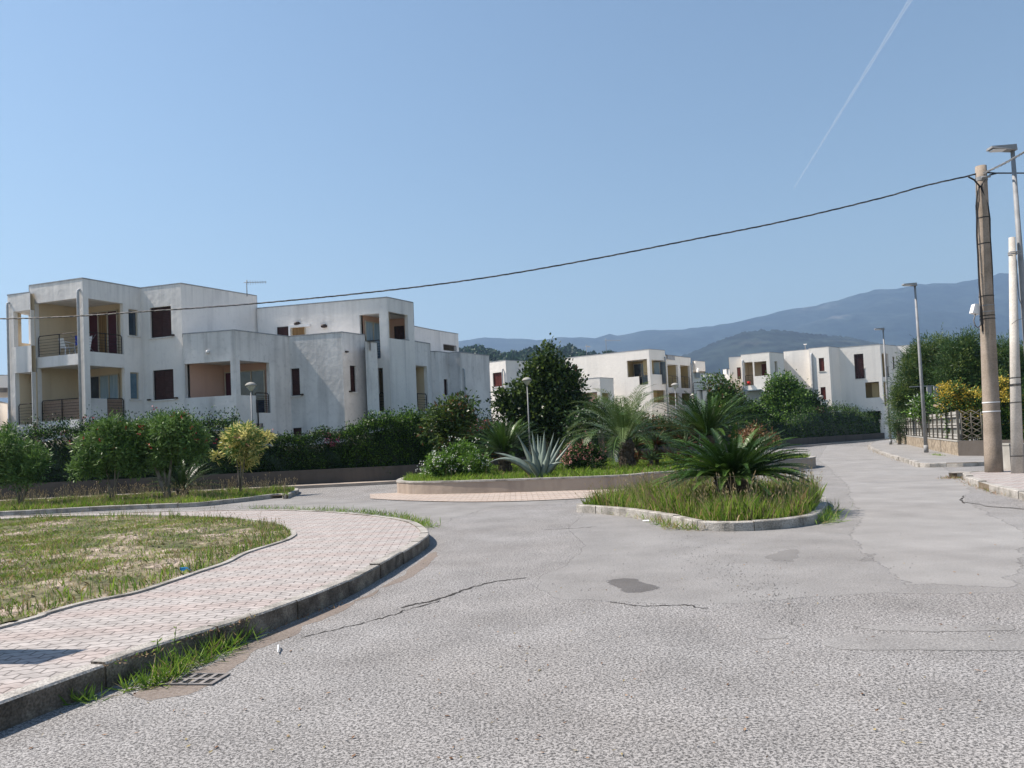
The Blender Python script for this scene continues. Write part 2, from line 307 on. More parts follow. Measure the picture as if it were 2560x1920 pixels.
def crown(name, parent, blobs, n, l, w, mats, wts, clump=.28, per=40, shell=.45, rand=.9, flowers=None, droop=0., clip=None):
    """blobs: (x,y,z,rx,ry,rz[,weight]); clumps of leaves spread through the volume, mostly near its surface"""
    vol = np.array([b[3]*b[4]*b[5]*(b[6] if len(b) > 6 else 1) for b in blobs])**.8; vol /= vol.sum()
    Vs = []; mi = []
    for b, f in zip(blobs, vol):
        nc = max(3, int(n*f/per)); u = unit(rng.normal(size=(nc, 3))); rad = rng.uniform(0, 1, (nc, 1))**shell
        cc = u*rad*np.array(b[3:6])*rng.uniform(.85, 1.12, (nc, 1)); ctr = np.array(b[:3])
        cr = clump*rng.uniform(.6, 1.4, nc)
        pos = np.repeat(cc, per, 0)+rng.normal(size=(nc*per, 3))*np.repeat(cr, per)[:, None]*.55
        out = unit(pos)*.8+unit(pos-np.repeat(cc, per, 0))*.8+np.array([0, 0, .25])
        Vs.append(leafquads(pos+ctr, out, l, w, rand, droop)); mi.append(np.repeat(pick(nc, wts), per) if len(wts) > 1 else np.zeros(nc*per, int))
        j = rng.random(nc*per) < .25
        mi[-1][j] = pick(int(j.sum()), wts)
    V = np.concatenate(Vs); mi = np.concatenate(mi)
    if clip is not None:
        ok = V[:, 0, 2] > clip; V = V[ok]; mi = mi[ok]
    o = quadmesh(name, V, mats, mi, parent)
    if flowers:
        fm, nf, fs, fcl, zmin = flowers
        idx = rng.choice(len(V), nf*4); c = V[idx, 2]
        h = (c[:, 2]-V[:, 0, 2].min())/(np.ptp(V[:, 0, 2])+1e-6); cen = V[:, 0].mean(0)
        ok = (h > zmin) & (c[:, 1] < cen[1]+.05*np.ptp(V[:, 0, 1])) & (np.abs(c[:, 1]-V[:, 0, 1].min()) < np.ptp(V[:, 0, 1])*.6); c = c[ok][:nf]; c = cen+(c-cen)*1.12+np.array([0, -.08, .03])
        pos = np.repeat(c, fcl, 0)+rng.normal(size=(len(c)*fcl, 3))*fs*.8
        F = leafquads(pos, unit(rng.normal(size=pos.shape)), fs, fs*.8)
        quadmesh('blossom', F, [fm], np.zeros(len(F), int), parent)
    return o
def trunk(parent, base, limbs, r, m='bark', name='trunk', n=8):
    mb = MB()
    for pts in limbs:
        k = len(pts); mb.tube(pts, [r*(1-.75*i/(k-1))*(1 if pts[0][2] <= base[2]+.01 else .6) for i in range(k)], n)
    return mb.build(name, M[m], parent)
def inpoly(x, y, poly):
    r = np.zeros(len(x), bool); n = len(poly)
    for i in range(n):
        x0, y0 = poly[i]; x1, y1 = poly[(i+1) % n]
        c = ((y0 > y) != (y1 > y)) & (x < (x1-x0)*(y-y0)/((y1-y0) if y1 != y0 else 1e-9)+x0); r ^= c
    return r
def grass(name, poly, n, z, h, w, mats, wts, label, lean=.35, seed=0, dens=None, hvar=.5, zf=None, seedm=None, patch=None):
    poly = [(p[0], p[1]) for p in poly]; a = np.array(poly)
    x = rng.uniform(a[:, 0].min(), a[:, 0].max(), n*3); y = rng.uniform(a[:, 1].min(), a[:, 1].max(), n*3)
    ok = inpoly(x, y, poly)
    if dens is not None: ok &= rng.random(len(x)) < dens(x, y)
    x = x[ok][:n]; y = y[ok][:n]; k = len(x)
    zz = zf(x, y) if zf else np.full(k, z)
    tu = .75+.35*np.sin(x*3.1+1.3*np.sin(y*2.3))*np.sin(y*2.7+x)
    hh = h*tu*rng.uniform(1-hvar, 1+hvar*.6, k); an = rng.uniform(0, 2*np.pi, k); le = lean*hh*rng.uniform(.2, 1.6, k)
    dx = np.cos(an); dy = np.sin(an); a2 = rng.uniform(0, np.pi, k); sx = np.cos(a2)*w/2; sy = np.sin(a2)*w/2
    b = np.stack([x, y, zz], 1); s = np.stack([sx, sy, np.zeros(k)], 1); mid = b+np.stack([dx*le*.35, dy*le*.35, hh*.6], 1); tip = b+np.stack([dx*le, dy*le, hh], 1)
    V = np.stack([b-s, b+s, mid+s*.8, tip, mid-s*.8], 1)
    mi = pick(k, wts)
    if patch is not None:
        q = patch(x, y); j = rng.random(k) < q; mi[j] = len(mats)-1-(0 if seedm is None else 0)
    o = quadmesh(name, V, mats, mi, None, 5)
    if seedm is not None:                    # (material, count, size, height)
        m_, cnt, sz, sh = seedm; j = rng.choice(k, min(cnt, k), replace=False)
        lx = rng.normal(size=(len(j), 2))*.18*sh
        b2 = b[j]; t2 = b2+np.stack([lx[:, 0], lx[:, 1], sh*rng.uniform(.6, 1.15, len(j))*tu[j]], 1); s2 = np.stack([np.full(len(j), .0035), np.zeros(len(j)), np.zeros(len(j))], 1)
        st = np.stack([b2-s2, b2+s2, t2+s2*.6, t2-s2*.6], 1)
        dd = unit(t2-b2)+rng.normal(size=(len(j), 3))*.35; dd = unit(dd)
        hd = np.stack([t2, t2+dd*sz*.5+np.array([sz*.13, 0, 0]), t2+dd*sz, t2+dd*sz*.5-np.array([sz*.13, 0, 0])], 1)
        hd2 = np.stack([t2, t2+dd*sz*.5+np.array([0, sz*.13, 0]), t2+dd*sz, t2+dd*sz*.5-np.array([0, sz*.13, 0])], 1)
        V2 = np.concatenate([st, hd, hd2]); o2 = quadmesh(name+'_seeds', V2, [m_], np.zeros(len(V2), int))
        bpy_join(o, o2)
    return tag(o, label, 'grass', kind='stuff')
def bpy_join(a, b):
    import bmesh
    off = len(a.data.materials)
    for m_ in b.data.materials: a.data.materials.append(m_)
    for p in b.data.polygons: p.material_index += off
    bm = bmesh.new(); bm.from_mesh(a.data); bm.from_mesh(b.data); bm.to_mesh(a.data); bm.free()
    D.objects.remove(b)
def smooth(pts, k=6, closed=False):
    pts = [Vector((p[0], p[1])) for p in pts]; n = len(pts); out = []
    rg = range(n) if closed else range(n-1)
    for i in rg:
        p0 = pts[(i-1) % n] if closed or i > 0 else pts[0]; p1 = pts[i]; p2 = pts[(i+1) % n]; p3 = pts[(i+2) % n] if closed or i+2 < n else pts[-1]
        for j in range(k):
            t = j/k; out.append(.5*((2*p1)+(p2-p0)*t+(2*p0-5*p1+4*p2-p3)*t*t+(3*p1-p0-3*p2+p3)*t**3))
    if not closed: out.append(pts[-1])
    return out
def offset(pts, d, closed=True):            # positive d = to the left of travel
    n = len(pts); out = []
    for i, p in enumerate(pts):
        a = pts[(i-1) % n] if closed or i > 0 else p; b = pts[(i+1) % n] if closed or i < n-1 else p
        t = (Vector(b)-Vector(a)); t = t.normalized() if t.length > 1e-9 else Vector((1, 0)); out.append(Vector(p)+Vector((-t.y, t.x))*d)
    return out
def ribbon(mb, a, b, z0a, z1a, z0b, z1b, closed=True, mi=0):
    """kerb-like strip: outer line a, inner line b, bottom z0, top z1"""
    n = len(a)
    for i in range(n if closed else n-1):
        j = (i+1) % n
        mb.face([(*a[i], z0a), (*a[j], z0a), (*a[j], z1a), (*a[i], z1a)], mi)
        mb.face([(*a[i], z1a), (*a[j], z1a), (*b[j], z1b), (*b[i], z1b)], mi)
        mb.face([(*b[j], z0b), (*b[i], z0b), (*b[i], z1b), (*b[j], z1b)], mi)
def at_path(path, s):
    L_ = 0
    for i in range(len(path)-1):
        l = (path[i+1]-path[i]).length
        if L_+l >= s: return path[i].lerp(path[i+1], (s-L_)/l), (path[i+1]-path[i]).normalized()
        L_ += l
    return path[-1], (path[-1]-path[-2]).normalized()
def plen(path): return sum((path[i+1]-path[i]).length for i in range(len(path)-1))
def struct(o): o['kind'] = 'structure'; return o
def resample(pts, st, closed):
    P_ = [Vector(p) for p in pts]+([Vector(pts[0])] if closed else []); out = []; n = max(2, int(plen(P_)/st)); L_ = plen(P_)
    for i in range(n+(0 if closed else 1)): out.append(at_path(P_, min(L_-1e-4, L_*i/n))[0])
    return out
def stones(pts, w, z0, z1, mats, L=1.0, closed=False, gap=.012, jit=.003):
    st = L/6; q = resample(pts, st, closed); inn = offset(q, w, closed); n = len(q); mb = MB(); core = MB()
    o2 = offset(q, .012, closed); ribbon(core, o2, offset(q, w-.01, closed), z0, z1-.012, z0, z1-.012, closed); struct(core.build('kerb_bed', M['soil']))
    i = 0
    while i < (n if closed else n-1):
        k = min(i+6, n if closed else n-1); dz = random.gauss(0, jit); di = random.gauss(0, jit)
        a = [q[j % n] for j in range(i, k+1)]; b = [inn[j % n] for j in range(i, k+1)]
        ta = (a[1]-a[0]).normalized(); tb = (a[-1]-a[-2]).normalized(); a[0] = a[0]+ta*gap/2; b[0] = b[0]+ta*gap/2; a[-1] = a[-1]-tb*gap/2; b[-1] = b[-1]-tb*gap/2
        nn = (b[0]-a[0]).normalized()*di; a = [p+nn for p in a]; b = [p+nn for p in b]; e = [p+(r_-p).normalized()*.014 for p, r_ in zip(a, b)]; zt = z1+dz; m_ = len(a)
        for j in range(m_-1):
            mb.face([(*a[j], z0), (*a[j+1], z0), (*a[j+1], zt-.014), (*a[j], zt-.014)], 0); mb.face([(*a[j], zt-.014), (*a[j+1], zt-.014), (*e[j+1], zt), (*e[j], zt)], 1)
            mb.face([(*e[j], zt), (*e[j+1], zt), (*b[j+1], zt), (*b[j], zt)], 1); mb.face([(*b[j+1], z0), (*b[j], z0), (*b[j], zt), (*b[j+1], zt)], 0)
        for j in (0, m_-1): f_ = [(*a[j], z0), (*a[j], zt-.014), (*e[j], zt), (*b[j], zt), (*b[j], z0)]; mb.face(f_ if j == 0 else f_[::-1], 0)
        i = k
    return struct(mb.build('kerb', mats))
def ccw(p):
    a = sum(p[i][0]*p[(i+1) % len(p)][1]-p[(i+1) % len(p)][0]*p[i][1] for i in range(len(p))); return p if a > 0 else p[::-1]
# ================================================================== GROUND
mb = MB(); mb.face([(-9000, -3000, -.12), (9000, -3000, -.12), (9000, 9000, -.12), (-9000, 9000, -.12)])
struct(mb.build('ground', mat('plain_scrub', [(.06, .075, .03), (.14, .13, .07)], .02, rough=1, fine=(.3, .4))))
mb = MB(); mb.face([(-60, -12, 0), (75, -12, 0), (75, 110, 0), (-60, 110, 0)])
struct(mb.build('road', M['asph']))
# pavement in the foreground: outer kerb line from behind the camera to the tip and round to the far left
kt = .165
outer = [P(c, kt) for c in (cb(0, 1035), cb(320, 920), cb(700, 785), cb(920, 712), cb(1280, 605), cb(1700, 447), cb(1900, 350), cb(2060, 258), cb(2140, 208), cb(2157, 182), cb(2130, 152), cb(2060, 122), cb(1900, 97), cb(1600, 74), cb(1250, 68), cb(700, 80), cb(0, 100))]
outer = [outer[0]+(outer[0]-outer[2])*2.2, outer[0]+(outer[0]-outer[2])*.8] + outer
outer.append(outer[-1]+(outer[-1]-outer[-2])*1.5)
outer = smooth(outer, 6)
inner = [P(c, kt) for c in (cb(0, 665), cb(250, 590), cb(450, 535), cb(680, 490), cb(870, 430), cb(1000, 385), cb(1150, 335), cb(1250, 285), cb(1430, 228), cb(1478, 205), cb(1490, 188), cb(1460, 160), cb(1390, 135), cb(1270, 119), cb(1100, 107), cb(760, 96), cb(400, 99), cb(0, 116))]
inner = [inner[0]+(inner[0]-inner[3])*2.5] + inner; inner.append(inner[-1]+(inner[-1]-inner[-2])*1.5)
inner = smooth(inner, 5)
oin = offset(outer, .13, False)              # travel goes up the right side, so left of travel is inside
stones(outer, .13, -.05, kt+.004, [M['kerbdark'], M['kerb']], 1.0, False, .02, .005)
mb = MB()
mb.poly([tuple(p) for p in oin]+[tuple(p) for p in inner[::-1]], kt-.008); struct(mb.build('pavement', M['paver']))
iin = offset(inner, .07, False)
mb = MB(); ribbon(mb, inner, iin, 0, kt+.012, 0, kt+.012, False); struct(mb.build('kerb', M['kerb']))
# the lot inside it
lot = [tuple(p) for p in iin]
def lotz(x, y): return kt-.03+.035*np.sin(x*1.9+1.1*np.sin(y*1.3))*np.sin(y*1.7)+.02*np.sin(x*6.1+y*2)*np.sin(y*7.3-x*3)
a = np.array(lot); gx = np.arange(a[:, 0].min(), a[:, 0].max()+.1, .09); gy = np.arange(a[:, 1].min(), a[:, 1].max()+.1, .09)
XX, YY = np.meshgrid(gx, gy); Zl = lotz(XX, YY)+rng.normal(size=XX.shape)*.009
okc = inpoly(XX.ravel(), YY.ravel(), [tuple(p) for p in offset(inner, .03, False)]).reshape(XX.shape)
vid = -np.ones(XX.shape, int); vid[okc] = np.arange(okc.sum())
fs = [(vid[j, i], vid[j, i+1], vid[j+1, i+1], vid[j+1, i]) for j in range(len(gy)-1) for i in range(len(gx)-1) if okc[j, i] and okc[j, i+1] and okc[j+1, i+1] and okc[j+1, i]]
me = D.meshes.new('soil'); me.from_pydata(np.stack([XX[okc], YY[okc], Zl[okc]], 1).tolist(), [], [tuple(int(v) for v in f) for f in fs]); me.materials.append(M['lot'])
struct(link('bare_soil', me))
mb = MB(); mb.poly(lot, kt-.09); struct(mb.build('soil', M['lot']))
def dens(x, y): return np.clip(.45+.75*np.sin(x*1.1+.8*np.sin(y*.9)+2)*np.sin(y*.8+.5), .25, 1)
grass('lot_grass', lot, 60000, 0, .075, .009, [M['gr_a'], M['gr_b'], M['gr_d']], [3, 2, 3.5], 'patchy half dry grass growing on the bare lot inside the paved path', dens=dens, zf=lotz, lean=.8)
edge = [tuple(p) for p in iin]+[tuple(p) for p in offset(inner, .55, False)[::-1]]
grass('edge_grass', edge, 7000, kt-.02, .16, .012, [M['gr_a'], M['gr_b'], M['gr_d']], [3, 4, 1.5], 'taller green grass fringing the edge of the dry lot', seedm=(M['gr_s'], 260, .05, .24))
# clods
k = 3000; x = rng.uniform(-13, -2, k); y = rng.uniform(5, 19, k); ok = inpoly(x, y, lot) & (dens(x, y) < .5); x = x[ok]; y = y[ok]
mb = MB()
for xx, yy in zip(x, y):
    s = random.uniform(.02, .06); a0 = random.random()*6; z = float(lotz(np.array([xx]), np.array([yy]))[0])
    mb.face([(xx+s*math.cos(a0+q)*random.uniform(.6, 1.2), yy+s*math.sin(a0+q)*random.uniform(.6, 1.2), z-.01) for q in (0, 1.2, 2.5, 3.8, 5)])
    b = len(mb.v)-5; mb.v.append((xx, yy, z+s*.55))
    for q in range(5): mb.f.append((b+q, b+(q+1) % 5, b+5)); mb.m.append(0); mb.sm.append(False)
tag(mb.build('soil_clods', M['lot']), 'dry clods of earth scattered over the bare lot', 'clods', kind='stuff')
# --------------------------------------------------- road surface patches
def rough_poly(pts, amp=.08, k=8):
    pts = [Vector(p) for p in pts]; out = []
    for i, p in enumerate(pts):
        q = pts[(i+1) % len(pts)]; n = (q-p); L_ = n.length; n = Vector((-n.y, n.x)).normalized() if L_ > 0 else n
        for j in range(k):
            t = j/k; out.append(p+(q-p)*t+n*random.gauss(0, 1)*amp*min(1, L_)*(0 if j == 0 else 1))
    return out
def soft(mname, gain=1.):
    m = M[mname].copy(); N = m.node_tree.nodes; L = m.node_tree.links; out = N['Material Output']; b = N['Principled BSDF']
    at = N.new('ShaderNodeAttribute'); at.attribute_name = 'inside'; no = N.new('ShaderNodeTexNoise'); no.inputs['Scale'].default_value = 1.6; no.inputs['Detail'].default_value = 13; no.inputs['Roughness'].default_value = .7
    tc = N.new('ShaderNodeTexCoord'); L.new(tc.outputs['Object'], no.inputs['Vector'])
    a = N.new('ShaderNodeMath'); a.operation = 'MULTIPLY_ADD'; L.new(no.outputs['Fac'], a.inputs[0]); a.inputs[1].default_value = 1.6; a.inputs[2].default_value = -1.1
    c = N.new('ShaderNodeMath'); c.operation = 'MULTIPLY_ADD'; L.new(at.outputs['Fac'], c.inputs[0]); c.inputs[1].default_value = 1.6; L.new(a.outputs[0], c.inputs[2])
    r_ = N.new('ShaderNodeMapRange'); L.new(c.outputs[0], r_.inputs[0]); r_.inputs[1].default_value = .42; r_.inputs[2].default_value = .5; r_.inputs[4].default_value = gain
    t = N.new('ShaderNodeBsdfTransparent'); mx = N.new('ShaderNodeMixShader'); L.new(r_.outputs[0], mx.inputs[0]); L.new(t.outputs[0], mx.inputs[1]); L.new(b.outputs[0], mx.inputs[2]); L.new(mx.outputs[0], out.inputs[0]); return m
def softpatch(name, px, mt, z, band=.4, gain=1., amp=.03, k=5, world=None):
    pts = ccw(rough_poly(world or [P(q) for q in px], amp, k)); inn = offset(pts, band); n = len(pts); mb = MB(); val = []
    tr = geometry.tessellate_polygon([[Vector((p[0], p[1], 0)) for p in inn]]); mb.v = [(*p, z) for p in pts]+[(*p, z) for p in inn]
    for i in range(n): j = (i+1) % n; mb.f.append((i, j, n+j, n+i)); mb.m.append(0); mb.sm.append(False)
    mb.f = []; mb.m = []; mb.sm = []
    # a grid carries the mask, so that narrow shapes stay clean
    mb.v = []; xs = [p[0] for p in pts]; ys = [p[1] for p in pts]; st = max(.05, band/4); nx = min(260, int((max(xs)-min(xs))/st)+2); ny = min(260, int((max(ys)-min(ys))/st)+2)
    gx = np.linspace(min(xs), max(xs), nx); gy = np.linspace(min(ys), max(ys), ny); X, Y_ = np.meshgrid(gx, gy); x = X.ravel(); y = Y_.ravel(); poly = [tuple(p) for p in pts]; ins = inpoly(x, y, poly); dist = np.full(len(x), 1e9)
    for i in range(n):
        ax, ay = poly[i]; bx, by = poly[(i+1) % n]; dx, dy = bx-ax, by-ay; t = np.clip(((x-ax)*dx+(y-ay)*dy)/max(1e-9, dx*dx+dy*dy), 0, 1); dist = np.minimum(dist, np.hypot(x-ax-t*dx, y-ay-t*dy))
    v = np.where(ins, np.clip(dist/band, 0, 1), 0).reshape(X.shape); keep = (v[:-1, :-1]+v[1:, :-1]+v[:-1, 1:]+v[1:, 1:]) > 0
    used = np.zeros(X.shape, bool); used[:-1, :-1] |= keep; used[1:, :-1] |= keep; used[:-1, 1:] |= keep; used[1:, 1:] |= keep; idx = -np.ones(X.shape, int); idx[used] = np.arange(used.sum())
    J, I = np.nonzero(keep); F = np.stack([idx[J, I], idx[J, I+1], idx[J+1, I+1], idx[J+1, I]], 1).tolist()
    me = D.meshes.new(name); me.from_pydata(np.stack([X[used], Y_[used], np.full(used.sum(), z)], 1).tolist(), [], F); me.materials.append(soft(mt, gain)); at = me.attributes.new('inside', 'FLOAT', 'POINT'); at.data.foreach_set('value', v[used].astype(np.float32)); return struct(link(name, me))
def patch(name, px, mt, z, amp=.05, k=8):
    mb = MB(); mb.poly([tuple(p) for p in rough_poly([P(q) for q in px], amp, k)], z); return struct(mb.build(name, M[mt]))
softpatch('road', [r1(2400, 356), r1(1700, 358), r1(1440, 374), r1(1260, 390), r1(1080, 398), r1(760, 385), r1(470, 370), r1(440, 300), r1(560, 235), r1(620, 180), r1(560, 120), r1(640, 50), (1440, 1262), (1700, 1225), (1860, 1150), (2000, 1120), (2300, 1107), (2480, 1162), (2900, 1170)], 'asph3', .0008, .3, 1, .02, 5)
softpatch('road', [r1(2300, 130), r1(2100, 40), (2450, 1200), (2380, 1168), (2200, 1118), (2060, 1112), (2030, 1150), (2080, 1200), (2110, 1290), r1(1540, 120), r1(1560, 200), r1(1700, 330), r1(2300, 352)], 'asph2', .0014, .55, 1)
softpatch('road', [(690, 1240), (930, 1250), (1150, 1256), (1440, 1242), (1440, 1262), (1350, 1264), (1240, 1270), (1150, 1300), (1090, 1320), (1030, 1298), (900, 1278), (620, 1270), (540, 1262)], 'asph2', .0018, .5, .9)
softpatch('road_stain', [r1(650, 300), r1(760, 282), r1(880, 284), r1(960, 310), r1(1020, 325), r1(950, 342), r1(880, 362), r1(750, 356), r1(700, 330)], 'asphd', .0024, .4, .55)
softpatch('road_stain', [r1(1540, 225), r1(1620, 190), r1(1770, 185), r1(1760, 250), r1(1640, 255)], 'asph2', .0024, .5, .8)
softpatch('road_stain', [r1(1200, 210), r1(1400, 150), r1(1500, 180), r1(1500, 290), r1(1350, 300)], 'asph2', .0018, .7, .6)
softpatch('road_patch', [r1(1560, 462), r1(1700, 455), r1(2190, 458), r1(2200, 480), r1(1900, 486), r1(1700, 480)], 'asph3', .0024, .06, 1, .01)
softpatch('road_patch', [r1(1490, 502), r1(1600, 486), r1(2320, 488), r1(2320, 555), r1(1560, 550), r1(1470, 530)], 'asph3', .0024, .07, 1, .01)
softpatch('road_patch', [r1(1230, 494), r1(1300, 486), r1(1390, 488), r1(1380, 508), r1(1270, 512)], 'asph3', .0024, .06, 1, .01)
softpatch('road_dust', None, 'sand2', .0016, .16, .75, .03, 5, world=[P(c, 0) for c in (cb(560, 1010), cb(640, 985), cb(1290, 705), cb(1700, 545), cb(2000, 400), cb(2180, 260), cb(2230, 300), cb(2120, 400), cb(1940, 480), cb(1680, 610), cb(1450, 730), cb(1000, 1010), cb(700, 1060))])
def crack(px, w):
    pts = [P(q) for q in px]; fine = []
    for i in range(len(pts)-1):
        for j in range(8): fine.append(pts[i].lerp(pts[i+1], j/8)+Vector((random.gauss(0, .012), random.gauss(0, .015))))
    fine.append(pts[-1]); ws = [w*random.uniform(.3, 1.3) for _ in fine]; ws[0] = ws[-1] = 0
    mb = MB()
    for i in range(len(fine)-1):
        a, b = fine[i], fine[i+1]; n = (b-a).normalized(); n = Vector((-n.y, n.x))
        mb.face([(*(a-n*ws[i]), .0034), (*(b-n*ws[i+1]), .0034), (*(b+n*ws[i+1]), .0034), (*(a+n*ws[i]), .0034)])
    struct(mb.build('road_crack_and_line', M['crack']))
crack([r1(0, 398), r1(90, 378), r1(180, 352), r1(250, 325), r1(340, 302), r1(450, 290)], .016)
crack([r1(740, 375), r1(850, 390), r1(1010, 388), r1(1090, 400)], .009)
crack([r1(500, 120), r1(620, 115), r1(700, 108)], .012)
crack([c6(0, 1238), c6(200, 1232), c6(420, 1225)], .05)  # wide dark line across the far road
crack([c6(1160, 1590), c6(1140, 1560), c6(1165, 1520)], .02)
crack([cb(1500, 715), cb(1700, 670), cb(1900, 620), cb(2050, 575), cb(2212, 525)], .009)
k = 900; mb = MB()                           # loose stones
for _ in range(k):
    if random.random() < .6:
        t = random.random(); q = (1690+t*330+random.gauss(0, 30), 1340+t*210+random.gauss(0, 22))
    else: q = (random.uniform(900, 2300), random.uniform(1330, 1560))
    c = P(q); s = random.uniform(.003, .009); a0 = random.random()*6
    pts = [(c.x+s*math.cos(a0+j*1.57)*random.uniform(.7, 1.3), c.y+s*math.sin(a0+j*1.57)*random.uniform(.7, 1.3), .004) for j in range(4)]
    b = len(mb.v); mb.v += pts+[(c.x, c.y, .006+s*.8)]
    for j in range(4): mb.f.append((b+j, b+(j+1) % 4, b+4)); mb.m.append(0); mb.sm.append(False)
tag(mb.build('loose_gravel', mat('loose_stone', [(.09, .088, .085), (.3, .29, .28)], 20)), 'loose dark gravel scattered over the worn asphalt', 'gravel', kind='stuff')
# --------------------------------------------------- drain grate, litter
g = P(cb(940, 925)); ge = empty('drain_grate', (g.x, g.y, 0), 'rusty slotted drain grate set in the road beside the kerb weeds', 'drain grate')
ux = (P(cb(1090, 905))-P(cb(860, 905))).normalized(); uy = Vector((-ux.y, ux.x)); w_, h_ = .25, .12
mb = MB()
def gb(u0, u1, v0, v1, z0, z1): mb.hexa([(*(g+ux*u+uy*v), z) for z in (z0, z1) for u, v in ((u0, v0), (u1, v0), (u1, v1), (u0, v1))])
for u0, u1, v0, v1 in ((-w_, w_, -h_, -h_+.02), (-w_, w_, h_-.02, h_), (-w_, -w_+.025, -h_+.02, h_-.02), (w_-.025, w_, -h_+.02, h_-.02), (-w_+.025, w_-.025, -.012, .012)): gb(u0, u1, v0, v1, .004, .012)
rust = mat('rusty_iron', [(.17, .155, .145), (.27, .25, .235)], 20, rough=.9)
mb.build('frame', rust, ge); mb = MB()
for i in range(6):
    u = -w_+.025+.0455+i*(2*w_-.05)/6; gb(u+.022, u+.05, -h_+.02, -.012, .005, .011); gb(u+.022, u+.05, .012, h_-.02, .005, .011)
mb.build('bars', rust, ge); mb = MB(); gb(-w_+.02, w_-.02, -h_+.015, h_-.015, .003, .0045); mb.build('pit_shade', M['crack'], ge)  # flat near-black plate, the shaded hollow under the bars put in as colour
q = P(cb(1398, 782)); mb = MB(); mb.tube([(q.x-.03, q.y+.12, .02), (q.x-.01, q.y+.04, .035), (q.x+.01, q.y-.03, .02), (q.x+.03, q.y-.10, .02)], [.004, .008, .008, .003], 6)
tag(mb.build('paper_strip', M['white']), 'thin curled white paper strip lying on the road near the kerb', 'litter')
q = P(cb(930, 390), kt); mb = MB()
for _ in range(9):
    o_ = Vector((random.uniform(-.05, .05), random.uniform(-.03, .03), 0)); mb.face([Vector((q.x, q.y, kt+.03))+o_+Vector((random.uniform(-.05, .05), random.uniform(-.04, .04), random.uniform(0, .05))) for _ in range(4)])
tag(mb.build('plastic_bag', mat('blue_plastic', [(.02, .16, .35), (.05, .28, .5)], 20, rough=.3)), 'crumpled blue plastic scrap in the grass of the dry lot', 'litter')
q = P((1615, 1305)); mb = MB(); mb.face([(q.x-.06, q.y, .02), (q.x+.07, q.y-.02, .02), (q.x+.06, q.y+.04, .035), (q.x-.05, q.y+.05, .03)])
tag(mb.build('paper_scrap', M['white']), 'small white paper scrap against the traffic island kerb', 'litter')
# cabinet left of the frame that throws the shadow on the pavement
s1 = P(cb(440, 765), kt); s2 = P(cb(185, 840), kt)
SUNAZ = Vector((-.987, .16)).normalized(); EL = R(52)
off = SUNAZ*(1.35/math.tan(EL)); a_ = s1+off; b_ = s2+off; bk = SUNAZ*.35
ce = empty('utility_cabinet', (a_.x, a_.y, kt), 'grey utility cabinet standing on the brick pavement', 'cabinet')
mb = MB(); mb.hexa([(*q_, z) for z in (kt, kt+1.3) for q_ in (b_, a_, a_+bk, b_+bk)]); mb.build('body', M['galv'], ce)
mb = MB(); mb.hexa([(*q_, z) for z in (kt+1.3, kt+1.35) for q_ in (b_, a_, a_+bk, b_+bk)]); mb.build('lid', M['slat'], ce)
# --------------------------------------------------- splitter island
def island(name_lbl, px, kerbm, h, soilz, closed_extra, kw=.14, sm=4, lab=''):
    pts = [P(q, h) for q in px]+[Vector(p) for p in closed_extra]; pts = smooth(pts, sm, True); pts = ccw(pts)
    ins = offset(pts, kw, True)
    stones(pts, kw, -.05, h, [M[kerbm], M[kerbm]], .9, True, .014, .004)
    mb = MB(); mb.poly([tuple(p) for p in ins], soilz); struct(mb.build('soil', M['soil'])); return ins
isl = island('', [c9(190, 655), c9(300, 672), c9(540, 692), c9(870, 740), c9(1060, 778), c9(1180, 787), c9(1400, 788), c9(1700, 772), c9(1900, 747), c9(2000, 718)], 'kerb', .15, .10, [tuple(P(q, .15)) for q in ((2066, 1258), (2058, 1238), (1985, 1227), (1750, 1229), (1560, 1239))])
grass('island_grass', isl, 15000, .10, .40, .013, [M['gr_a'], M['gr_b'], M['gr_d']], [6, 2, 3], 'tall green and yellow grass with seed heads filling the traffic island', seedm=(M['gr_s'], 1300, .07, .60), lean=.45, hvar=.6)
grass('island_undergrass', isl, 7000, .10, .2, .018, [M['gr_a'], M['gr_b'], M['gr_d']], [4, 3, 3], 'short grass between the taller stalks on the traffic island', lean=.7)
# --------------------------------------------------- roundabout
rb = [P(c3(38, 1645)), P(c3(300, 1648)), P(c3(700, 1640)), P(c3(1200, 1626)), P(c3(1936, 1600)), P((1632, 1215)), P((1724, 1209))]
rbx = [Vector((7.6, 25.6)), P((1925, 1178)), P((2021, 1172)), Vector((11.9, 31.2)), Vector((10.5, 35.5)), Vector((6, 38)), Vector((1, 37.5)), Vector((-2.6, 34)), Vector((-3.9, 29)), Vector((-3.95, 25.9))]
rbo = ccw(smooth(rb+rbx, 5, True)); rbi = offset(rbo, .2, True); RH = .36
we = empty('retaining_wall', (4, 24, 0), 'low curved rendered wall with thin cap around the roundabout planting', 'low wall')
mb = MB(); ribbon(mb, rbo, rbi, -.05, RH, 0, RH, True); mb.build('wall', M['rwall'], we)
mb = MB(); ribbon(mb, offset(rbo, -.02), offset(rbo, .22), RH, RH+.05, RH, RH+.05, True); mb.build('cap', M['kerb'], we)
mb = MB(); mb.poly([tuple(p) for p in rbi], RH); struct(mb.build('soil', M['soil']))
grass('roundabout_grass', rbi, 42000, RH, .21, .018, [M['gr_a'], M['gr_b'], M['gr_d']], [8, 2, .4], 'short bright green grass growing on the roundabout', lean=.6, seedm=(M['gr_s'], 500, .06, .4))
front = [p for p in rbi if p.y < 27 and p.x < 7]
ap = [P(q) for q in (fu(800, 1078), fu(870, 1082), fu(1000, 1085), fu(1140, 1083), fu(1290, 1076), fu(1400, 1070), fu(1500, 1062))]
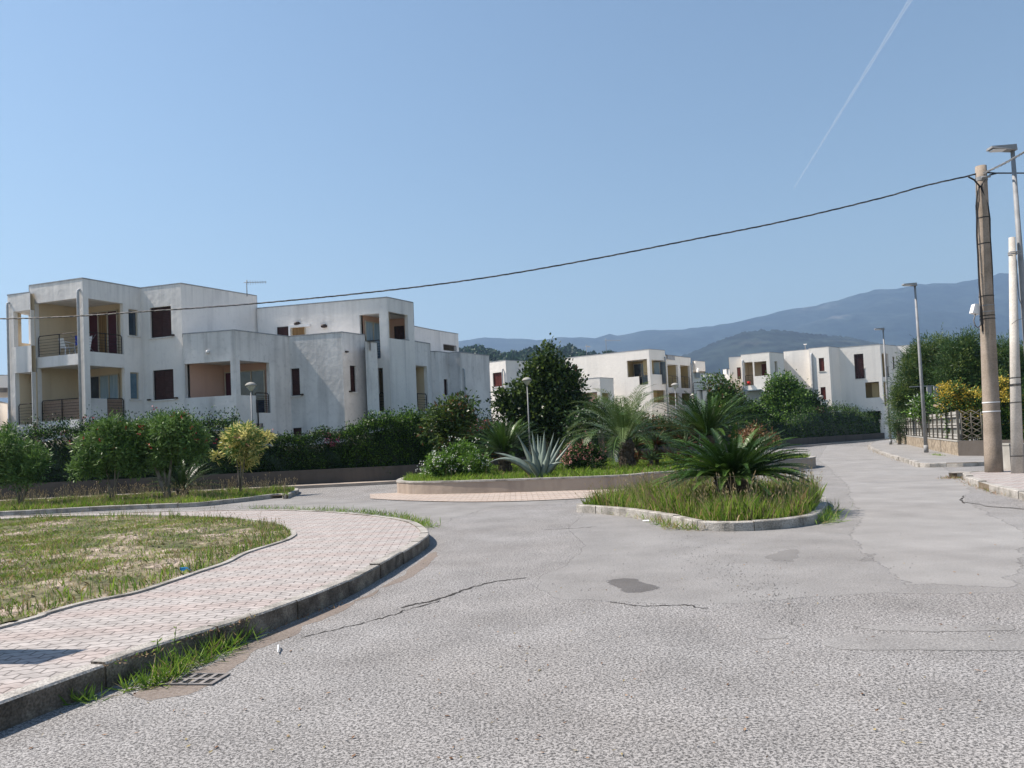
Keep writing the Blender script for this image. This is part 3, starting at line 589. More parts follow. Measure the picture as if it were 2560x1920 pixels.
mb = MB(); mb.poly([tuple(p) for p in smooth(ap, 5)]+[(8, 26.2), (3, 24), (-3, 25), tuple(P((925, 1236)))], .018); struct(mb.build('apron', M['paver2']))
# --------------------------------------------------- left verge
vb = island('', [c7(-400, 765), c7(0, 752), c7(400, 733), c7(800, 712), c7(1300, 692), c7(1500, 680), c7(1640, 666), c7(1900, 638), c7(2040, 622), c7(2080, 630)], 'kerb', .14, .10, [(-7.9, 28.2), (-9, 29.2), (-14, 28.9), (-20, 28.0), (-27, 27)], sm=4)
grass('verge_grass', vb, 30000, .10, .2, .016, [M['gr_a'], M['gr_b'], M['gr_d']], [6, 2, 2], 'green grass with brown seed heads on the long verge under the oleanders', seedm=(M['gr_s'], 1600, .08, .55), lean=.5)
# --------------------------------------------------- hedge walls
HP = [Vector(p) for p in ((-34, 29.0), (-20.6, 30.9), (-9.8, 32.3), (-5.2, 32.7), (-2.6, 34.6), (-.5, 38), (2.5, 42), (8, 48), (16, 57), (25.5, 67), (33, 74.5), (43, 83))]
HPs = smooth(HP, 5)
mb = MB(); hw = offset(HPs, .28, False); ribbon(mb, HPs, hw, -.1, .72, -.1, .72, False)
o = mb.build('boundary_wall', M['hwall']); tag(o, 'low dark rendered wall with uneven top running below the long hedge', 'wall')
sw = offset(HPs, -1.1, False); mb = MB(); ribbon(mb, sw, HPs, 0, .12, 0, .12, False); struct(mb.build('pavement', M['sand']))
def hedge(path, s0, s1, hf, thick, n, l, w, mats, wts, label, off=.45, flowers=(), z0=.35, cat='hedge', group=None, fuzz=.12):
    c0, _ = at_path(path, s0); e = empty('hedge', (c0.x, c0.y, 0), label, cat, group)
    K = max(6, int((s1-s0)/.5)); rows = []
    for i in range(K+1):
        s = s0+(s1-s0)*i/K; p, t = at_path(path, s); nn = Vector((-t.y, t.x)); h = hf((s-s0)/(s1-s0)); th = thick*random.uniform(.85, 1.05)
        a = p+nn*(off-.12); b = a+nn*(th-.2)
        rows.append([(*a, z0), (*(a+nn*.02), h*.6), (*(a+nn*.14), h-.38+random.uniform(-.06, .02)), (*(b-nn*.14), h-.38), (*b, z0)])
    mb = MB(); b0 = len(mb.v); mb.v += [p for r_ in rows for p in r_]
    for i in range(K):
        for j in range(4): mb.f.append((b0+i*5+j, b0+(i+1)*5+j, b0+(i+1)*5+j+1, b0+i*5+j+1)); mb.m.append(0); mb.sm.append(True)
    for i in (0, K): mb.f.append(tuple(b0+i*5+j for j in range(5))); mb.m.append(0); mb.sm.append(False)
    mb.build('stems_or_core', mats[0], e)  # solid core in dark leaf colour, painted shade of the hedge interior
    u = rng.random(n); s = s0+(s1-s0)*u; pp = [at_path(path, float(q)) for q in s]
    p = np.array([tuple(q[0]) for q in pp]); t = np.array([tuple(q[1]) for q in pp]); nn = np.stack([-t[:, 1], t[:, 0]], 1); h = np.array([hf(float(q)) for q in u])
    k = rng.random(n); front = k < .6; top = ~front
    v = np.where(front, 0, rng.random(n)); zz = np.where(front, z0+(h-z0)*rng.random(n), h-.34*rng.random(n)**1.6)
    bulge = .10*np.sin(s*2.3+zz*2)+.08*np.sin(s*5.1+zz*3.7)
    o_ = off-.12+np.where(front, -.04+bulge*.8, v*(thick-.1)); zz = zz+np.where(top, bulge, 0)+rng.normal(size=n)*fuzz*.4*np.where(top, 1, .4)+np.where(top, (rng.random(n)**6)*fuzz*3, 0)
    c = np.stack([p[:, 0]+nn[:, 0]*(o_+rng.normal(size=n)*.06), p[:, 1]+nn[:, 1]*(o_+rng.normal(size=n)*.06), zz], 1)
    outv = np.where(front[:, None], np.stack([-nn[:, 0], -nn[:, 1], np.full(n, .5)], 1), np.array([[0, 0, 1.]]))
    quadmesh('foliage', leafquads(c, outv, l, w, .7), mats, pick(n, wts), e)
    for fm, (u0, u1), (v0, v1), nf, fs in flowers:
        cs = []
        for _ in range(nf):
            uu = random.uniform(u0, u1); q, tt = at_path(path, s0+(s1-s0)*uu); hh = hf(uu); n2 = Vector((-tt.y, tt.x)); r_ = random.uniform(v0, v1)
            q2 = q+n2*(off-.2+(random.random()*.3 if r_ > .95 else 0)); cs.append((q2.x, q2.y, z0+(hh-z0)*r_+.04))
        cs = np.repeat(np.array(cs), 9, 0); cs = cs+rng.normal(size=cs.shape)*fs*1.2
        F = leafquads(cs, unit(rng.normal(size=cs.shape)), fs, fs*.9); quadmesh('blossom', F, [fm], np.zeros(len(F), int), e)
    return e
def lerpf(tab):
    def f(u):
        for (a, b), (c, d) in zip(tab, tab[1:]):
            if u <= c: return b+(d-b)*(u-a)/(c-a)
        return tab[-1][1]
    return f
LM = [M['g_dark'], M['g_mid'], M['g_br']]
hedge(HPs, 8.5, 22.6, lerpf([(0, 2.2), (.35, 2.5), (.5, 2.9), (.8, 3.0), (1, 2.9)]), 1.1, 34000, .09, .055, LM, [5, 4, 1.2], 'dark green hedge with pink bougainvillea sprigs behind the red oleanders', flowers=[(M['f_pink'], (.28, .55), (.6, .95), 26, .035)], fuzz=.2)
hedge(HPs, 22.6, 27.0, lerpf([(0, 2.2), (.6, 2.15), (1, 2.2)]), 1.0, 17000, .08, .05, LM, [5, 4, 1], 'lower clipped dark hedge between the variegated shrub and the tall leafy hedge', flowers=[(M['f_mag'], (.84, .96), (.65, 1.0), 12, .05)], fuzz=.1)
hedge(HPs, 27.0, 31.2, lerpf([(0, 2.2), (.15, 2.5), (.5, 2.7), (.8, 2.85), (1, 2.5)]), 1.5, 16000, .10, .06, LM, [3, 5, 3], 'tall loose leafy hedge with bright green top left of the roundabout', fuzz=.16)
hedge(HPs, 31.2, 45.5, lerpf([(0, 2.6), (.3, 2.5), (.6, 2.3), (1, 2.1)]), 1.5, 20000, .10, .06, LM, [5, 4, 1.5], 'dark hedge with red bougainvillea behind the roundabout shrubs', flowers=[(M['f_red'], (.0, .33), (.85, 1.02), 40, .07), (M['f_mag'], (.3, .5), (.7, 1.0), 12, .05)], fuzz=.25)
hedge(HPs, 45.5, 66, lerpf([(0, 2.2), (.5, 2.2), (1, 2.3)]), 1.4, 14000, .12, .07, LM, [5, 4, 1.5], 'dark hedge beyond the palm and cycads of the roundabout', fuzz=.2)
def HF(u):
    p_, _ = at_path(HPs, 66+(plen(HPs)-69)*u); X = 1280+FPX*p_.x/p_.y
    return float(np.interp(X, [1800, 1880, 1930, 2000, 2020, 2040, 2150, 2165, 2230], [2.6, 2.5, 2.35, 2.35, 2.6, 3.3, 3.35, 2.7, 2.8]))
print('PLEN', plen(HPs)); hedge(HPs, 66, plen(HPs)-3, HF, 1.6, 20000, .12, .07, LM, [5, 4, 1.6], 'clipped dark hedge with raised middle along the far bend of the road', flowers=[(M['f_pink'], (.42, .55), (.85, 1.0), 8, .05)], fuzz=.2)
# ================================================================== BUILDINGS
class Pl:                                    # a vertical wall plane, A left and B right as seen from outside
    def __init__(s, A, B): s.A = Vector(A); s.B = Vector(B); s.L = (s.B-s.A).length; s.t = (s.B-s.A).normalized(); s.n = Vector((s.t.y, -s.t.x))
    def off(s, d): return Pl(s.A-s.n*d, s.B-s.n*d)
    def hit(s, p):
        d = ray(p); dd = Vector((d.x, d.y)); k = s.A.dot(s.n)/dd.dot(s.n); q = dd*k; return ((q-s.A).dot(s.t), CH+d.z*k)
    def rect(s, a, b):
        u0, z1 = s.hit(a); u1, z0 = s.hit(b); return (u0, u1, z0, z1)
    def pt(s, u, z, o=0.): q = s.A+s.t*u-s.n*o; return (q.x, q.y, z)
    def slab(s, mb, u0, u1, z0, z1, o0, o1, mi=0):
        mb.hexa([s.pt(u, z, o) for z in (z0, z1) for u, o in ((u0, o0), (u1, o0), (u1, o1), (u0, o1))], mi)
TH = .22
def wallface(mb, pl, z0, z1, holes, th=TH, inner=True, mi=0, ic=1):
    hs = [(max(.03, min(pl.L-.03, h[0])), max(.03, min(pl.L-.03, h[1])), max(z0+.02, h[2]), min(z1-.02, h[3])) for h in holes]; hs = [h for h in hs if h[1] > h[0] and h[3] > h[2]]
    us = sorted(set([0, pl.L]+[x for h in hs for x in h[:2]])); zs = sorted(set([z0, z1]+[x for h in hs for x in h[2:]]))
    for i in range(len(us)-1):
        for j in range(len(zs)-1):
            um = (us[i]+us[i+1])/2; zm = (zs[j]+zs[j+1])/2
            if any(h[0] < um < h[1] and h[2] < zm < h[3] for h in hs): continue
            q = [(us[i], zs[j]), (us[i+1], zs[j]), (us[i+1], zs[j+1]), (us[i], zs[j+1])]
            mb.face([pl.pt(u, z) for u, z in q], mi)
            if inner and hs: mb.face([pl.pt(u, z, th) for u, z in q[::-1]], ic)
    for h in hs:
        for (ua, za), (ub, zb) in (((h[0], h[2]), (h[1], h[2])), ((h[1], h[2]), (h[1], h[3])), ((h[1], h[3]), (h[0], h[3])), ((h[0], h[3]), (h[0], h[2]))):
            mb.face([pl.pt(ua, za), pl.pt(ub, zb), pl.pt(ub, zb, th), pl.pt(ua, za, th)], mi)
class Bld:
    def __init__(s, loc, label, wall='wall', inner='cream'):
        s.e = empty('apartment_building', (loc[0], loc[1], 0), label, 'building'); s.mb = MB(); s.cop = MB(); s.mats = [M[wall], M[inner], M['wallold'], M['pink'], M['ochre'], M['cream']]
    def flush(s):
        if s.mb.v: s.mb.build('wall', s.mats, s.e); s.mb = MB()
        if s.cop.v: s.cop.build('coping', M['coping'], s.e); s.cop = MB()
    def block(s, px, z1, holes={}, z0=-.1, deep=1.3, mi=0, ic=1, cop=True, pts=None, last=None):
        """px: roof line pixels left to right; walls between them, sides and back running away from the viewer"""
        s.flush(); f = [P(q, z1) for q in px] if pts is None else [Vector(p) for p in pts]
        ring = f+[f[-1]*deep, f[0]*deep]
        if last is not None: ring = f+[Vector(q) for q in last]
        pls = [Pl(ring[i], ring[(i+1) % len(ring)]) for i in range(len(ring))]
        for i, p in enumerate(pls): wallface(s.mb, p, z0, z1, holes.get(i, lambda q: [])(p) if callable(holes.get(i)) else [p.rect(*r) for r in holes.get(i, [])], mi=mi, ic=ic)
        s.mb.poly([tuple(p) for p in ring], z1-.03, mi)
        if cop: ribbon(s.cop, offset(ccw(ring), -.02), offset(ccw(ring), .26), z1, z1+.05, z1-.4, z1+.05, True)
        return pls
    def room(s, pl, u0, u1, z0, z1, dep, mi=5, holes=None, bdoor=None):
        """recess behind an opening: floor, ceiling, sides, back"""
        q = lambda u, o, z: pl.pt(u, z, o); t = TH
        s.mb.face([q(u0, t, z0), q(u1, t, z0), q(u1, dep, z0), q(u0, dep, z0)], 2)
        s.mb.face([q(u0, t, z1), q(u0, dep, z1), q(u1, dep, z1), q(u1, t, z1)], 0)
        s.mb.face([q(u0, t, z0), q(u0, dep, z0), q(u0, dep, z1), q(u0, t, z1)], mi)
        s.mb.face([q(u1, t, z0), q(u1, t, z1), q(u1, dep, z1), q(u1, dep, z0)], mi)
        s.mb.face([q(u0, dep, z0), q(u1, dep, z0), q(u1, dep, z1), q(u0, dep, z1)], mi)
    def corner(s, pa, pb, z0, z1, da, db, mi=5):
        """room behind the corner where pa ends and pb begins; da = how far along pa, db = how far along pb"""
        C = pa.B; ta = -pa.t; tb = pb.t; o = ta*TH*.0+(-pa.n*TH-pb.n*TH)
        c = C+o; a = c+ta*da; b = c+tb*db; d = c+ta*da+tb*db
        for p, q in ((a, d), (d, b)): s.mb.face([(*p, z0), (*q, z0), (*q, z1), (*p, z1)], mi)
        s.mb.face([(*p, z0) for p in (c, b, d, a)], 2); s.mb.face([(*p, z1) for p in (a, d, b, c)], 0)
        for p, q in ((a, pa.A-pa.n*TH), ): pass
        return Pl(a, d), Pl(d, b)
    def win(s, pl, r, kind='shutter', dep=.12, leaves=2, label=None, sill=True, frame='alu'):
        u0, u1, z0, z1 = r
        if u1-u0 < .05: return
        mb = MB(); fw = .05
        for a in ((u0, u0+fw, z0, z1), (u1-fw, u1, z0, z1), (u0+fw, u1-fw, z0, z0+fw), (u0+fw, u1-fw, z1-fw, z1)): pl.slab(mb, *a, dep-.03, dep+.04)
        w = mb.build('window', M['iron' if kind in ('shutter', 'shutr') else frame], s.e)
        W = (u1-u0-2*fw)/leaves
        for i in range(leaves):
            a = u0+fw+i*W; mb = MB()
            pl.slab(mb, a+.005, a+W-.005, z0+fw, z1-fw, dep, dep+.03)
            if kind in ('shutter', 'shutr', 'blind'):
                z = z0+fw+.05
                st = .08 if kind != 'blind' else .17
                while z < z1-fw-.06: pl.slab(mb, a+.04, a+W-.04, z, z+st*.55, dep-.014, dep-.001); z += st
            mb.build('shutter' if kind in ('shutter', 'shutr', 'blind') else 'pane', M[kind], w)
        if sill: mb = MB(); pl.slab(mb, u0-.08, u1+.08, z0-.06, z0-.003, -.06, dep-.04); mb.build('sill', M['wallold'], w)
        return w
    def glass(s, pl, r, kinds, dep=0., name='balcony_door'):
        """sliding door whose panels show the given curtains"""
        u0, u1, z0, z1 = r; mb = MB(); n = len(kinds); W = (u1-u0)/n; f = .05
        for i in range(n+1): pl.slab(mb, u0+i*W-f/2, u0+i*W+f/2, z0, z1, dep-.04, dep+.03)
        pl.slab(mb, u0+f/2, u1-f/2, z1-f, z1, dep-.03, dep+.02); pl.slab(mb, u0+f/2, u1-f/2, z0, z0+f, dep-.03, dep+.02)
        w = mb.build(name, M['alu'], s.e)
        for i, k in enumerate(kinds):
            mb = MB(); pl.slab(mb, u0+i*W+f/2, u0+(i+1)*W-f/2, z0+f, z1-f, dep, dep+.02); mb.build('pane', M[k], w)
    def rail(s, pl, u0, u1, z0, z1, o=.1, n=6, mid=True, screen=None):
        mb = MB(); r = .022; q = lambda u, z: pl.pt(u, z, o)
        mb.tube([q(u0+.03, z0), q(u0+.03, z1-.08), q(u0+.09, z1), q(u1-.09, z1), q(u1-.03, z1-.08), q(u1-.03, z0)], r, 6)
        if mid and u1-u0 > 1.0: mb.tube([q((u0+u1)/2, z0), q((u0+u1)/2, z1)], r, 6)
        for i in range(n): z = z0+.1+(z1-z0-.15)*i/n; mb.tube([q(u0+.03, z), q(u1-.03, z)], .008, 4)
        w = mb.build('railing', M['iron'], s.e)
        if screen: mb = MB(); pl.slab(mb, u0+.05, u1-.05, z0+.03, z1-.03, o+.05, o+.06); mb.build('reed_screen', M['reed'], s.e)
        return w
    def pipe(s, pl, u, z0, z1, r=.05):
        mb = MB(); mb.tube([pl.pt(u, z1+.02, .15), pl.pt(u, z1+.06, -.02), pl.pt(u, z1, -.1), pl.pt(u, z1-.2, -.1), pl.pt(u, z0, -.1)], r, 8); return mb.build('drainpipe', M['pipe'], s.e)
    def stain(s): pass
    def done(s):
        s.flush()
# ---- B1
B = Bld((-18, 38), 'large white stepped apartment block with corner balconies behind the left hedge')
ZA, ZB, ZW, ZC, ZD = 9.4, 9.8, 9.1, 7.2, 7.05
# thin left wing with a see-through upper opening
fa = [P(c1(62, 265), ZA), P(c1(252, 240), ZA)]
pa0 = Pl(*fa); rU = pa0.rect(c1(112, 400), c1(262, 680)); rL = pa0.rect(c1(125, 915), c1(275, 1340))
dv = -pa0.n*1.5+pa0.t*(-.0)
back = [fa[1]*1.042, fa[0]+dv]
def bh(p): a, b = p.hit(c1(147, 415)), p.hit(c1(243, 675)); u0, u1 = sorted((a[0], b[0])); return [(u0, u1, b[1], a[1])]
B.block(None, ZA, {0: lambda p: [rU, rL], 3: bh}, pts=fa, last=back)
pa1 = B.room(pa0, rL[0]-.0, rL[1]+.0, rL[2], rL[3], 1.0)
for z_, m_ in ((rU[2]-.01, 2), (rU[3]+.01, 0)): q_ = [(*(fa[0]*.999+fa[1]*.001), z_), (*fa[1], z_), (*back[0], z_), (*back[1], z_)]; B.mb.face(q_ if m_ == 2 else q_[::-1], m_)
B.rail(pa0, rL[0]+.05, rL[1]-.02, rL[2], rL[2]+.95); B.pipe(pa0, .1, 0, 9.0)
# main corner block
hb1 = [(c1(290, 332), c1(665, 748)), (c1(312, 873), c1(680, 1300))]
hb2 = [(c1(740, 288), c1(1040, 757)), (c1(755, 850), c1(1055, 1292)), (c1(1075, 375), c1(1160, 607)), (c1(1090, 905), c1(1170, 1135))]
hb3 = [(c1(1255, 368), c1(1438, 605)), (c1(1278, 893), c1(1458, 1130))]
fb = [P(q, ZB) for q in (c1(245, 185), c1(690, 122), c1(1175, 205), c1(1515, 165), c1(2150, 270))]
pls = B.block(None, ZB, {0: hb1, 1: hb2, 2: hb3}, pts=fb, deep=1.2)
A1, A2, A3, A4 = pls[:4]
ru1 = A1.rect(*hb1[0]); ru2 = A2.rect(*hb2[0]); rl1 = A1.rect(*hb1[1]); rl2 = A2.rect(*hb2[1])
fu_ = (ru1[2]+ru2[2])/2; cu_ = (ru1[3]+ru2[3])/2+.1; fl_ = (rl1[2]+rl2[2])/2; cl_ = (rl1[3]+rl2[3])/2+.1
for z0, z1, lo in ((fu_, cu_, False), (fl_, cl_, True)):
    wa, wb = B.corner(A1, A2, z0-.02, z1, 2.75, 2.05, 5)
    if not lo:
        r = wb if False else None
        dp = Pl(wa.A, wa.B)
    # doors on the wall facing the right-hand opening
    if lo: B.glass(wb, (wb.L-2.2, wb.hit(c1(1002, 1000))[0], z0, z1-.35), ['glass', 'curtain', 'curtain'], -.05)
    else: B.glass(wb, (wb.L-2.2, wb.hit(c1(990, 500))[0], z0, z1-.3), ['maroon', 'curtan', 'maroon'], -.05)
B.rail(A1, ru1[0]+.05, ru1[1], fu_, fu_+.95); B.rail(A2, ru2[0], ru2[1]-.02, fu_, fu_+.95)
B.rail(A1, rl1[0]+.1, rl1[1], fl_, fl_+.95, screen=True)
um = A2.hit(c1(902, 1200))[0]; B.rail(A2, um, rl2[1], fl_, fl_+.95, screen=True, mid=False)
mb = MB(); A2.slab(mb, rl2[0]-.0, um-.03, fl_-.5, fl_+.92, -.015, .1); mb.build('parapet', M['wallold'], B.e)
B.win(A2, A2.rect(*hb2[2]), 'glass', leaves=1); B.win(A2, A2.rect(*hb2[3]), 'blind', leaves=1)
B.win(A3, A3.rect(*hb3[0]), 'shutter'); B.win(A3, A3.rect(*hb3[1]), 'shutter')
for z in (ru1, rl1): B.room(A3, -.0, .001, 1, 2, .3)
B.pipe(A1, A1.L-.18, 1.4, ZB-.55, .06)
# lower wing C
hc1 = [(c1(1545, 838), c1(1938, 1100))]; hc2 = [(c2(292, 740), c2(580, 1225))]; hc3 = [(c2(750, 818), c2(850, 1063)), (c2(772, 1365), c2(865, 1440))]; hc4 = [(c2(1307, 787), c2(1370, 1033))]
pls = B.block([c1(1530, 590), c2(240, 465), c2(745, 525), c2(1232, 483), c2(1445, 510)], ZC, {0: hc1, 1: hc2, 2: hc3, 3: hc4}, mi=2, ic=3, deep=1.15)
C1, C2, C3, C4 = pls[:4]
r1_ = C1.rect(*hc1[0]); r2_ = C2.rect(*hc2[0]); f_, c_ = r2_[2], max(r1_[3], r2_[3])+.05
wa, wb = B.corner(C1, C2, f_-.02, c_, 2.3, 1.9, 3)
B.glass(wb, (wb.hit(c1(1890, 900))[0], wb.hit(c2(525, 900))[0], f_, c_-.35), ['maroon', 'glass', 'glass'], -.05)
um = C2.hit(c2(445, 1100))[0]; B.rail(C2, um, r2_[1], f_, f_+.95, mid=False, n=8)
mb = MB(); C2.slab(mb, r2_[0]-.0, um-.03, f_-.03, r1_[2]-.0, -.01, .12); mb.build('parapet', M['wallold'], B.e)
mb = MB(); rr = C2.rect(c2(316, 1322), c2(508, 1400)); C2.slab(mb, *rr, -.02, .1); mb.build('basement_window', M['glass'], B.e)
for p_, h in ((C3, hc3[0]), (C3, hc3[1]), (C4, hc4[0])): B.win(p_, p_.rect(*h), 'shutter', leaves=1)
u, z = C4.hit(c2(1430, 650)); B.pipe(C4, C4.L-.05, 0, z, .05)
B.block([c2(1447, 568), c2(1556, 580)], 6.55, mi=2, deep=1.08)
# upper wing W and terrace D
hw1 = [(c2(1395, 322), c2(1592, 722)), (c2(1560, 812), c2(1625, 1210)), (c2(641, 437), c2(748, 523)), (c2(770, 432), c2(903, 519))]
hw2 = [(c2(1662, 290), c2(1850, 560))]
fw_ = [P(c2(452, 265), ZW), P(c2(1650, 162), ZW), P(c2(1890, 212), ZW)]
pls = B.block(None, ZW, {0: lambda p: [p.rect(*hw1[0]), p.rect(*hw1[1])], 1: hw2}, pts=fw_, deep=1.25)
W1, W2 = pls[:2]
r1_ = W1.rect(*hw1[0]); r2_ = W2.rect(*hw2[0])
wa, wb = B.corner(W1, W2, r1_[2], r1_[3]+.03, W1.L-TH-r1_[0]-.04, 2.0, 3)
rr = wb.rect(c2(1720, 430), c2(1812, 550)); B.win(wb, (max(.05, rr[0]), min(wb.L-.05, rr[1]), rr[2], rr[3]), 'shutter', dep=-.05, sill=False)
B.glass(wa, (.12, wa.L-.1, r1_[2], r1_[3]-.25), ['curtain', 'curtain', 'curtain'], -.05)
B.rail(W1, r1_[0], r1_[1], r1_[2], r1_[2]+.95)
r3_ = W1.rect(*hw1[1]); B.room(W1, r3_[0]-.8, r3_[1], r3_[2], r3_[3], 1.5); B.rail(W1, r3_[0]-.0, r3_[1], r3_[2], r3_[2]+.95)
w3 = Pl(W1.pt(0, 0, -.15)[:2], W1.pt(W1.L, 0, -.15)[:2])
for h, k in ((hw1[2], 'shutter'), (hw1[3], 'curtan')):
    B.win(W1, W1.rect(*h), k, dep=-.02, leaves=2 if k == 'shutter' else 1, sill=False)
mb = MB(); rr = W1.rect(c2(752, 420), c2(945, 432)); W1.slab(mb, rr[0], rr[1], rr[3]-.14, rr[3], -.14, -.002); rr2 = W1.rect(c2(752, 432), c2(768, 519)); W1.slab(mb, rr2[0], rr2[1], rr2[2], rr[3]-.14, -.14, -.002); mb.build('awning_box', M['white'], B.e)
for q in (c2(828, 405), c2(1075, 427)):
    u, z = W1.hit(q); mb = MB(); mb.lathe([(0, .1), (.13, .08), (.17, 0), (.15, -.06), (0, -.09)], W1.pt(u, z, -.08), 10); mb.build('wall_lamp', M['iron'], B.e)
pls = B.block([c2(1600, 575), c2(1810, 553), c2(2045, 590)], ZD, {1: [(c2(1845, 777), c2(2035, 1212))]}, mi=2, ic=1, deep=1.1)
r_ = pls[1].rect(c2(1845, 777), c2(2035, 1212)); B.room(pls[1], max(0.05, r_[0]-.1), min(pls[1].L-.05, r_[1]+.1), r_[2], r_[3], 1.5); B.rail(pls[1], r_[0], r_[1], r_[2], r_[2]+.95)
for p_, q_ in ((A3, c1(1255, 1138)), (A3, c1(1482, 1122)), (A3, c1(1452, 597)), (C3, c2(870, 1056)), (C4, c2(1308, 1028)), (C4, c2(1271, 662))):
    u, z = p_.hit(q_); mb = MB(); p_.slab(mb, u-.07, u+.07, z-.035, z+.035, -.12, -.0); mb.build('shutter_latch', M['iron'], B.e)
u, z = C1.hit(c1(1745, 738)); mb = MB(); mb.lathe([(0, .08), (.07, .06), (.07, -.05), (0, -.07)], C1.pt(u, z, -.07), 8); mb.build('wall_lamp', M['white'], B.e)
u, z = C2.hit(c2(447, 1110)); mb = MB(); mb.tube([C2.pt(u, 0, -.05), C2.pt(u+.03, z-.8, -.05), C2.pt(u, z, -.05)], .03, 6); mb.build('conduit', M['iron'], B.e)
B.done()
def antenna(p, Y, h, label, arm=1.1, cat='antenna', az=.3):
    q = PY(p, Y); e = empty('roof_antenna', tuple(q), label, cat); mb = MB(); mb.tube([q, q+Vector((0, 0, h))], .022, 6); mb.build('mast', M['galv'], e)
    mb = MB(); d = Vector((math.cos(az), math.sin(az), 0)); s = Vector((-d.y, d.x, 0)); t = q+Vector((0, 0, h*.85)); mb.tube([t-d*.15, t+d*arm], .015, 4)
    for i in range(8): w = .22*(1-.05*i); c = t+d*arm*(i+.5)/8; mb.tube([c-s*w, c+s*w], .008, 4); mb.tube([c-Vector((0, 0, w*.6)), c+Vector((0, 0, w*.6))], .008, 4)
    mb.build('boom', M['galv'], e); return e
antenna(d4(1097, 240), 39.6, .85, 'tv antenna on the stepped roof of the large left building', 1.0, az=.1)
# chairs and drying rack on the upper corner balcony
def chair_at(q, rz, label):
    e = empty('plastic_chair', q, label, 'chair'); e.rotation_euler.z = 0
    X = Vector(q); ca, sa = math.cos(rz), math.sin(rz)
    T = lambda x, y, z: (X.x+x*ca-y*sa, X.y+x*sa+y*ca, X.z+z)
    mb = MB(); mb.hexa([T(x, y, z) for z in (.40, .43) for x, y in ((-.22, -.22), (.22, -.22), (.22, .22), (-.22, .22))]); mb.build('seat', M['white'], e)
    mb = MB(); mb.hexa([T(x, y+(.1 if z > .5 else 0), z) for z in (.431, .85) for x, y in ((-.2, .19), (.2, .19), (.2, .215), (-.2, .215))]); mb.build('backrest', M['white'], e)
    for sx in (-1, 1):
        for sy in (-1, 1): mb = MB(); mb.tube([T(sx*.25, sy*.26, 0), T(sx*.21, sy*.21, .40)], .024, 6); mb.build('leg', M['white'], e)
        mb = MB(); mb.tube([T(sx*.23, -.2, .4), T(sx*.25, -.2, .62), T(sx*.25, .25, .66)], .022, 6); mb.build('armrest', M['white'], e)
q = A1.pt(A1.hit(d3(520, 800))[0], fu_, .8); chair_at(q, R(150), 'white plastic armchair on the upper corner balcony')
q = Vector(A1.pt(A1.hit(d3(690, 800))[0], fu_, .75)); e = empty('drying_rack', tuple(q), 'folding drying rack hung with a blue cloth and white laundry on the upper balcony', 'drying rack')
mb = MB(); t = Vector((*A1.t, 0)); n3 = Vector((*A1.n, 0)); up = Vector((0, 0, 1))
for s_ in (-1, 1): mb.tube([q-t*.5+n3*.25*s_, q+t*.5+n3*.25*s_+up*.95], .012, 5); mb.tube([q+t*.5+n3*.25*s_, q-t*.5+n3*.25*s_+up*.95], .012, 5)
mb.build('frame', M['galv'], e)
mb = MB(); mb.face([q-t*.4+up*.92+n3*.1, q+t*.25+up*.9+n3*.1, q+t*.2+up*.45+n3*.3, q-t*.15+up*.4+n3*.3]); mb.build('blue_cloth', M['blue'], e)
mb = MB(); mb.face([q+t*.3+up*.8+n3*.05, q+t*.6+up*.85+n3*.05, q+t*.6+up*.1+n3*.2, q-t*.05+up*.05+n3*.2]); mb.build('white_cloth', M['white'], e)
# ---- second building, beyond it
B = Bld((-4, 52), 'white building with streaked terrace walls and a see-through roof opening, right of the large block', 'wall', 'pink')
e1 = [P(d6(735, 465), ZW), P(d6(985, 515), ZW), P(d6(1295, 565), ZW)]
pe = Pl(e1[1], e1[2]); nb = -pe.n*2.2
ho = pe.rect(d6(1113, 680), d6(1278, 778))
def bh2(p): a, b = p.hit(d6(1113, 735)), p.hit(d6(1234, 790)); u0, u1 = sorted((a[0], b[0])); return [(u0, u1, b[1], a[1])]
B.block(None, ZW, {1: lambda p: [ho], 3: bh2}, pts=e1, last=[e1[2]+nb, e1[1]+nb, e1[0]+nb], ic=3)
pls = B.block([d6(955, 780), d6(1050, 780), d6(1175, 795), d6(1315, 785), d6(1672, 830)], ZD, {1: [(d6(1120, 1110), d6(1172, 1312))]}, mi=2, ic=2, deep=1.12)
B.win(pls[1], pls[1].rect(d6(1120, 1110), d6(1172, 1312)), 'shutter', leaves=1)
B.pipe(pls[3], .25, 0, 6.0); B.done()
# ---- building with brown shutter behind the big tree
B = Bld((-1, 56), 'pale building with one brown shuttered window left of the dark broad-leaved tree', 'wall2')
pls = B.block([c3(700, 515), c3(912, 488), c3(1180, 500)], 7.9, {0: [(c3(800, 597), c3(887, 710))]}, deep=1.2)
B.win(pls[0], pls[0].rect(c3(800, 597), c3(887, 710)), 'shutr'); B.pipe(pls[0], pls[0].L-.3, 0, 7.2)
B.done()
antenna(c3(1225, 505), 62, 1.65, 'bare mast antenna rising behind the dark broad-leaved tree', .3)
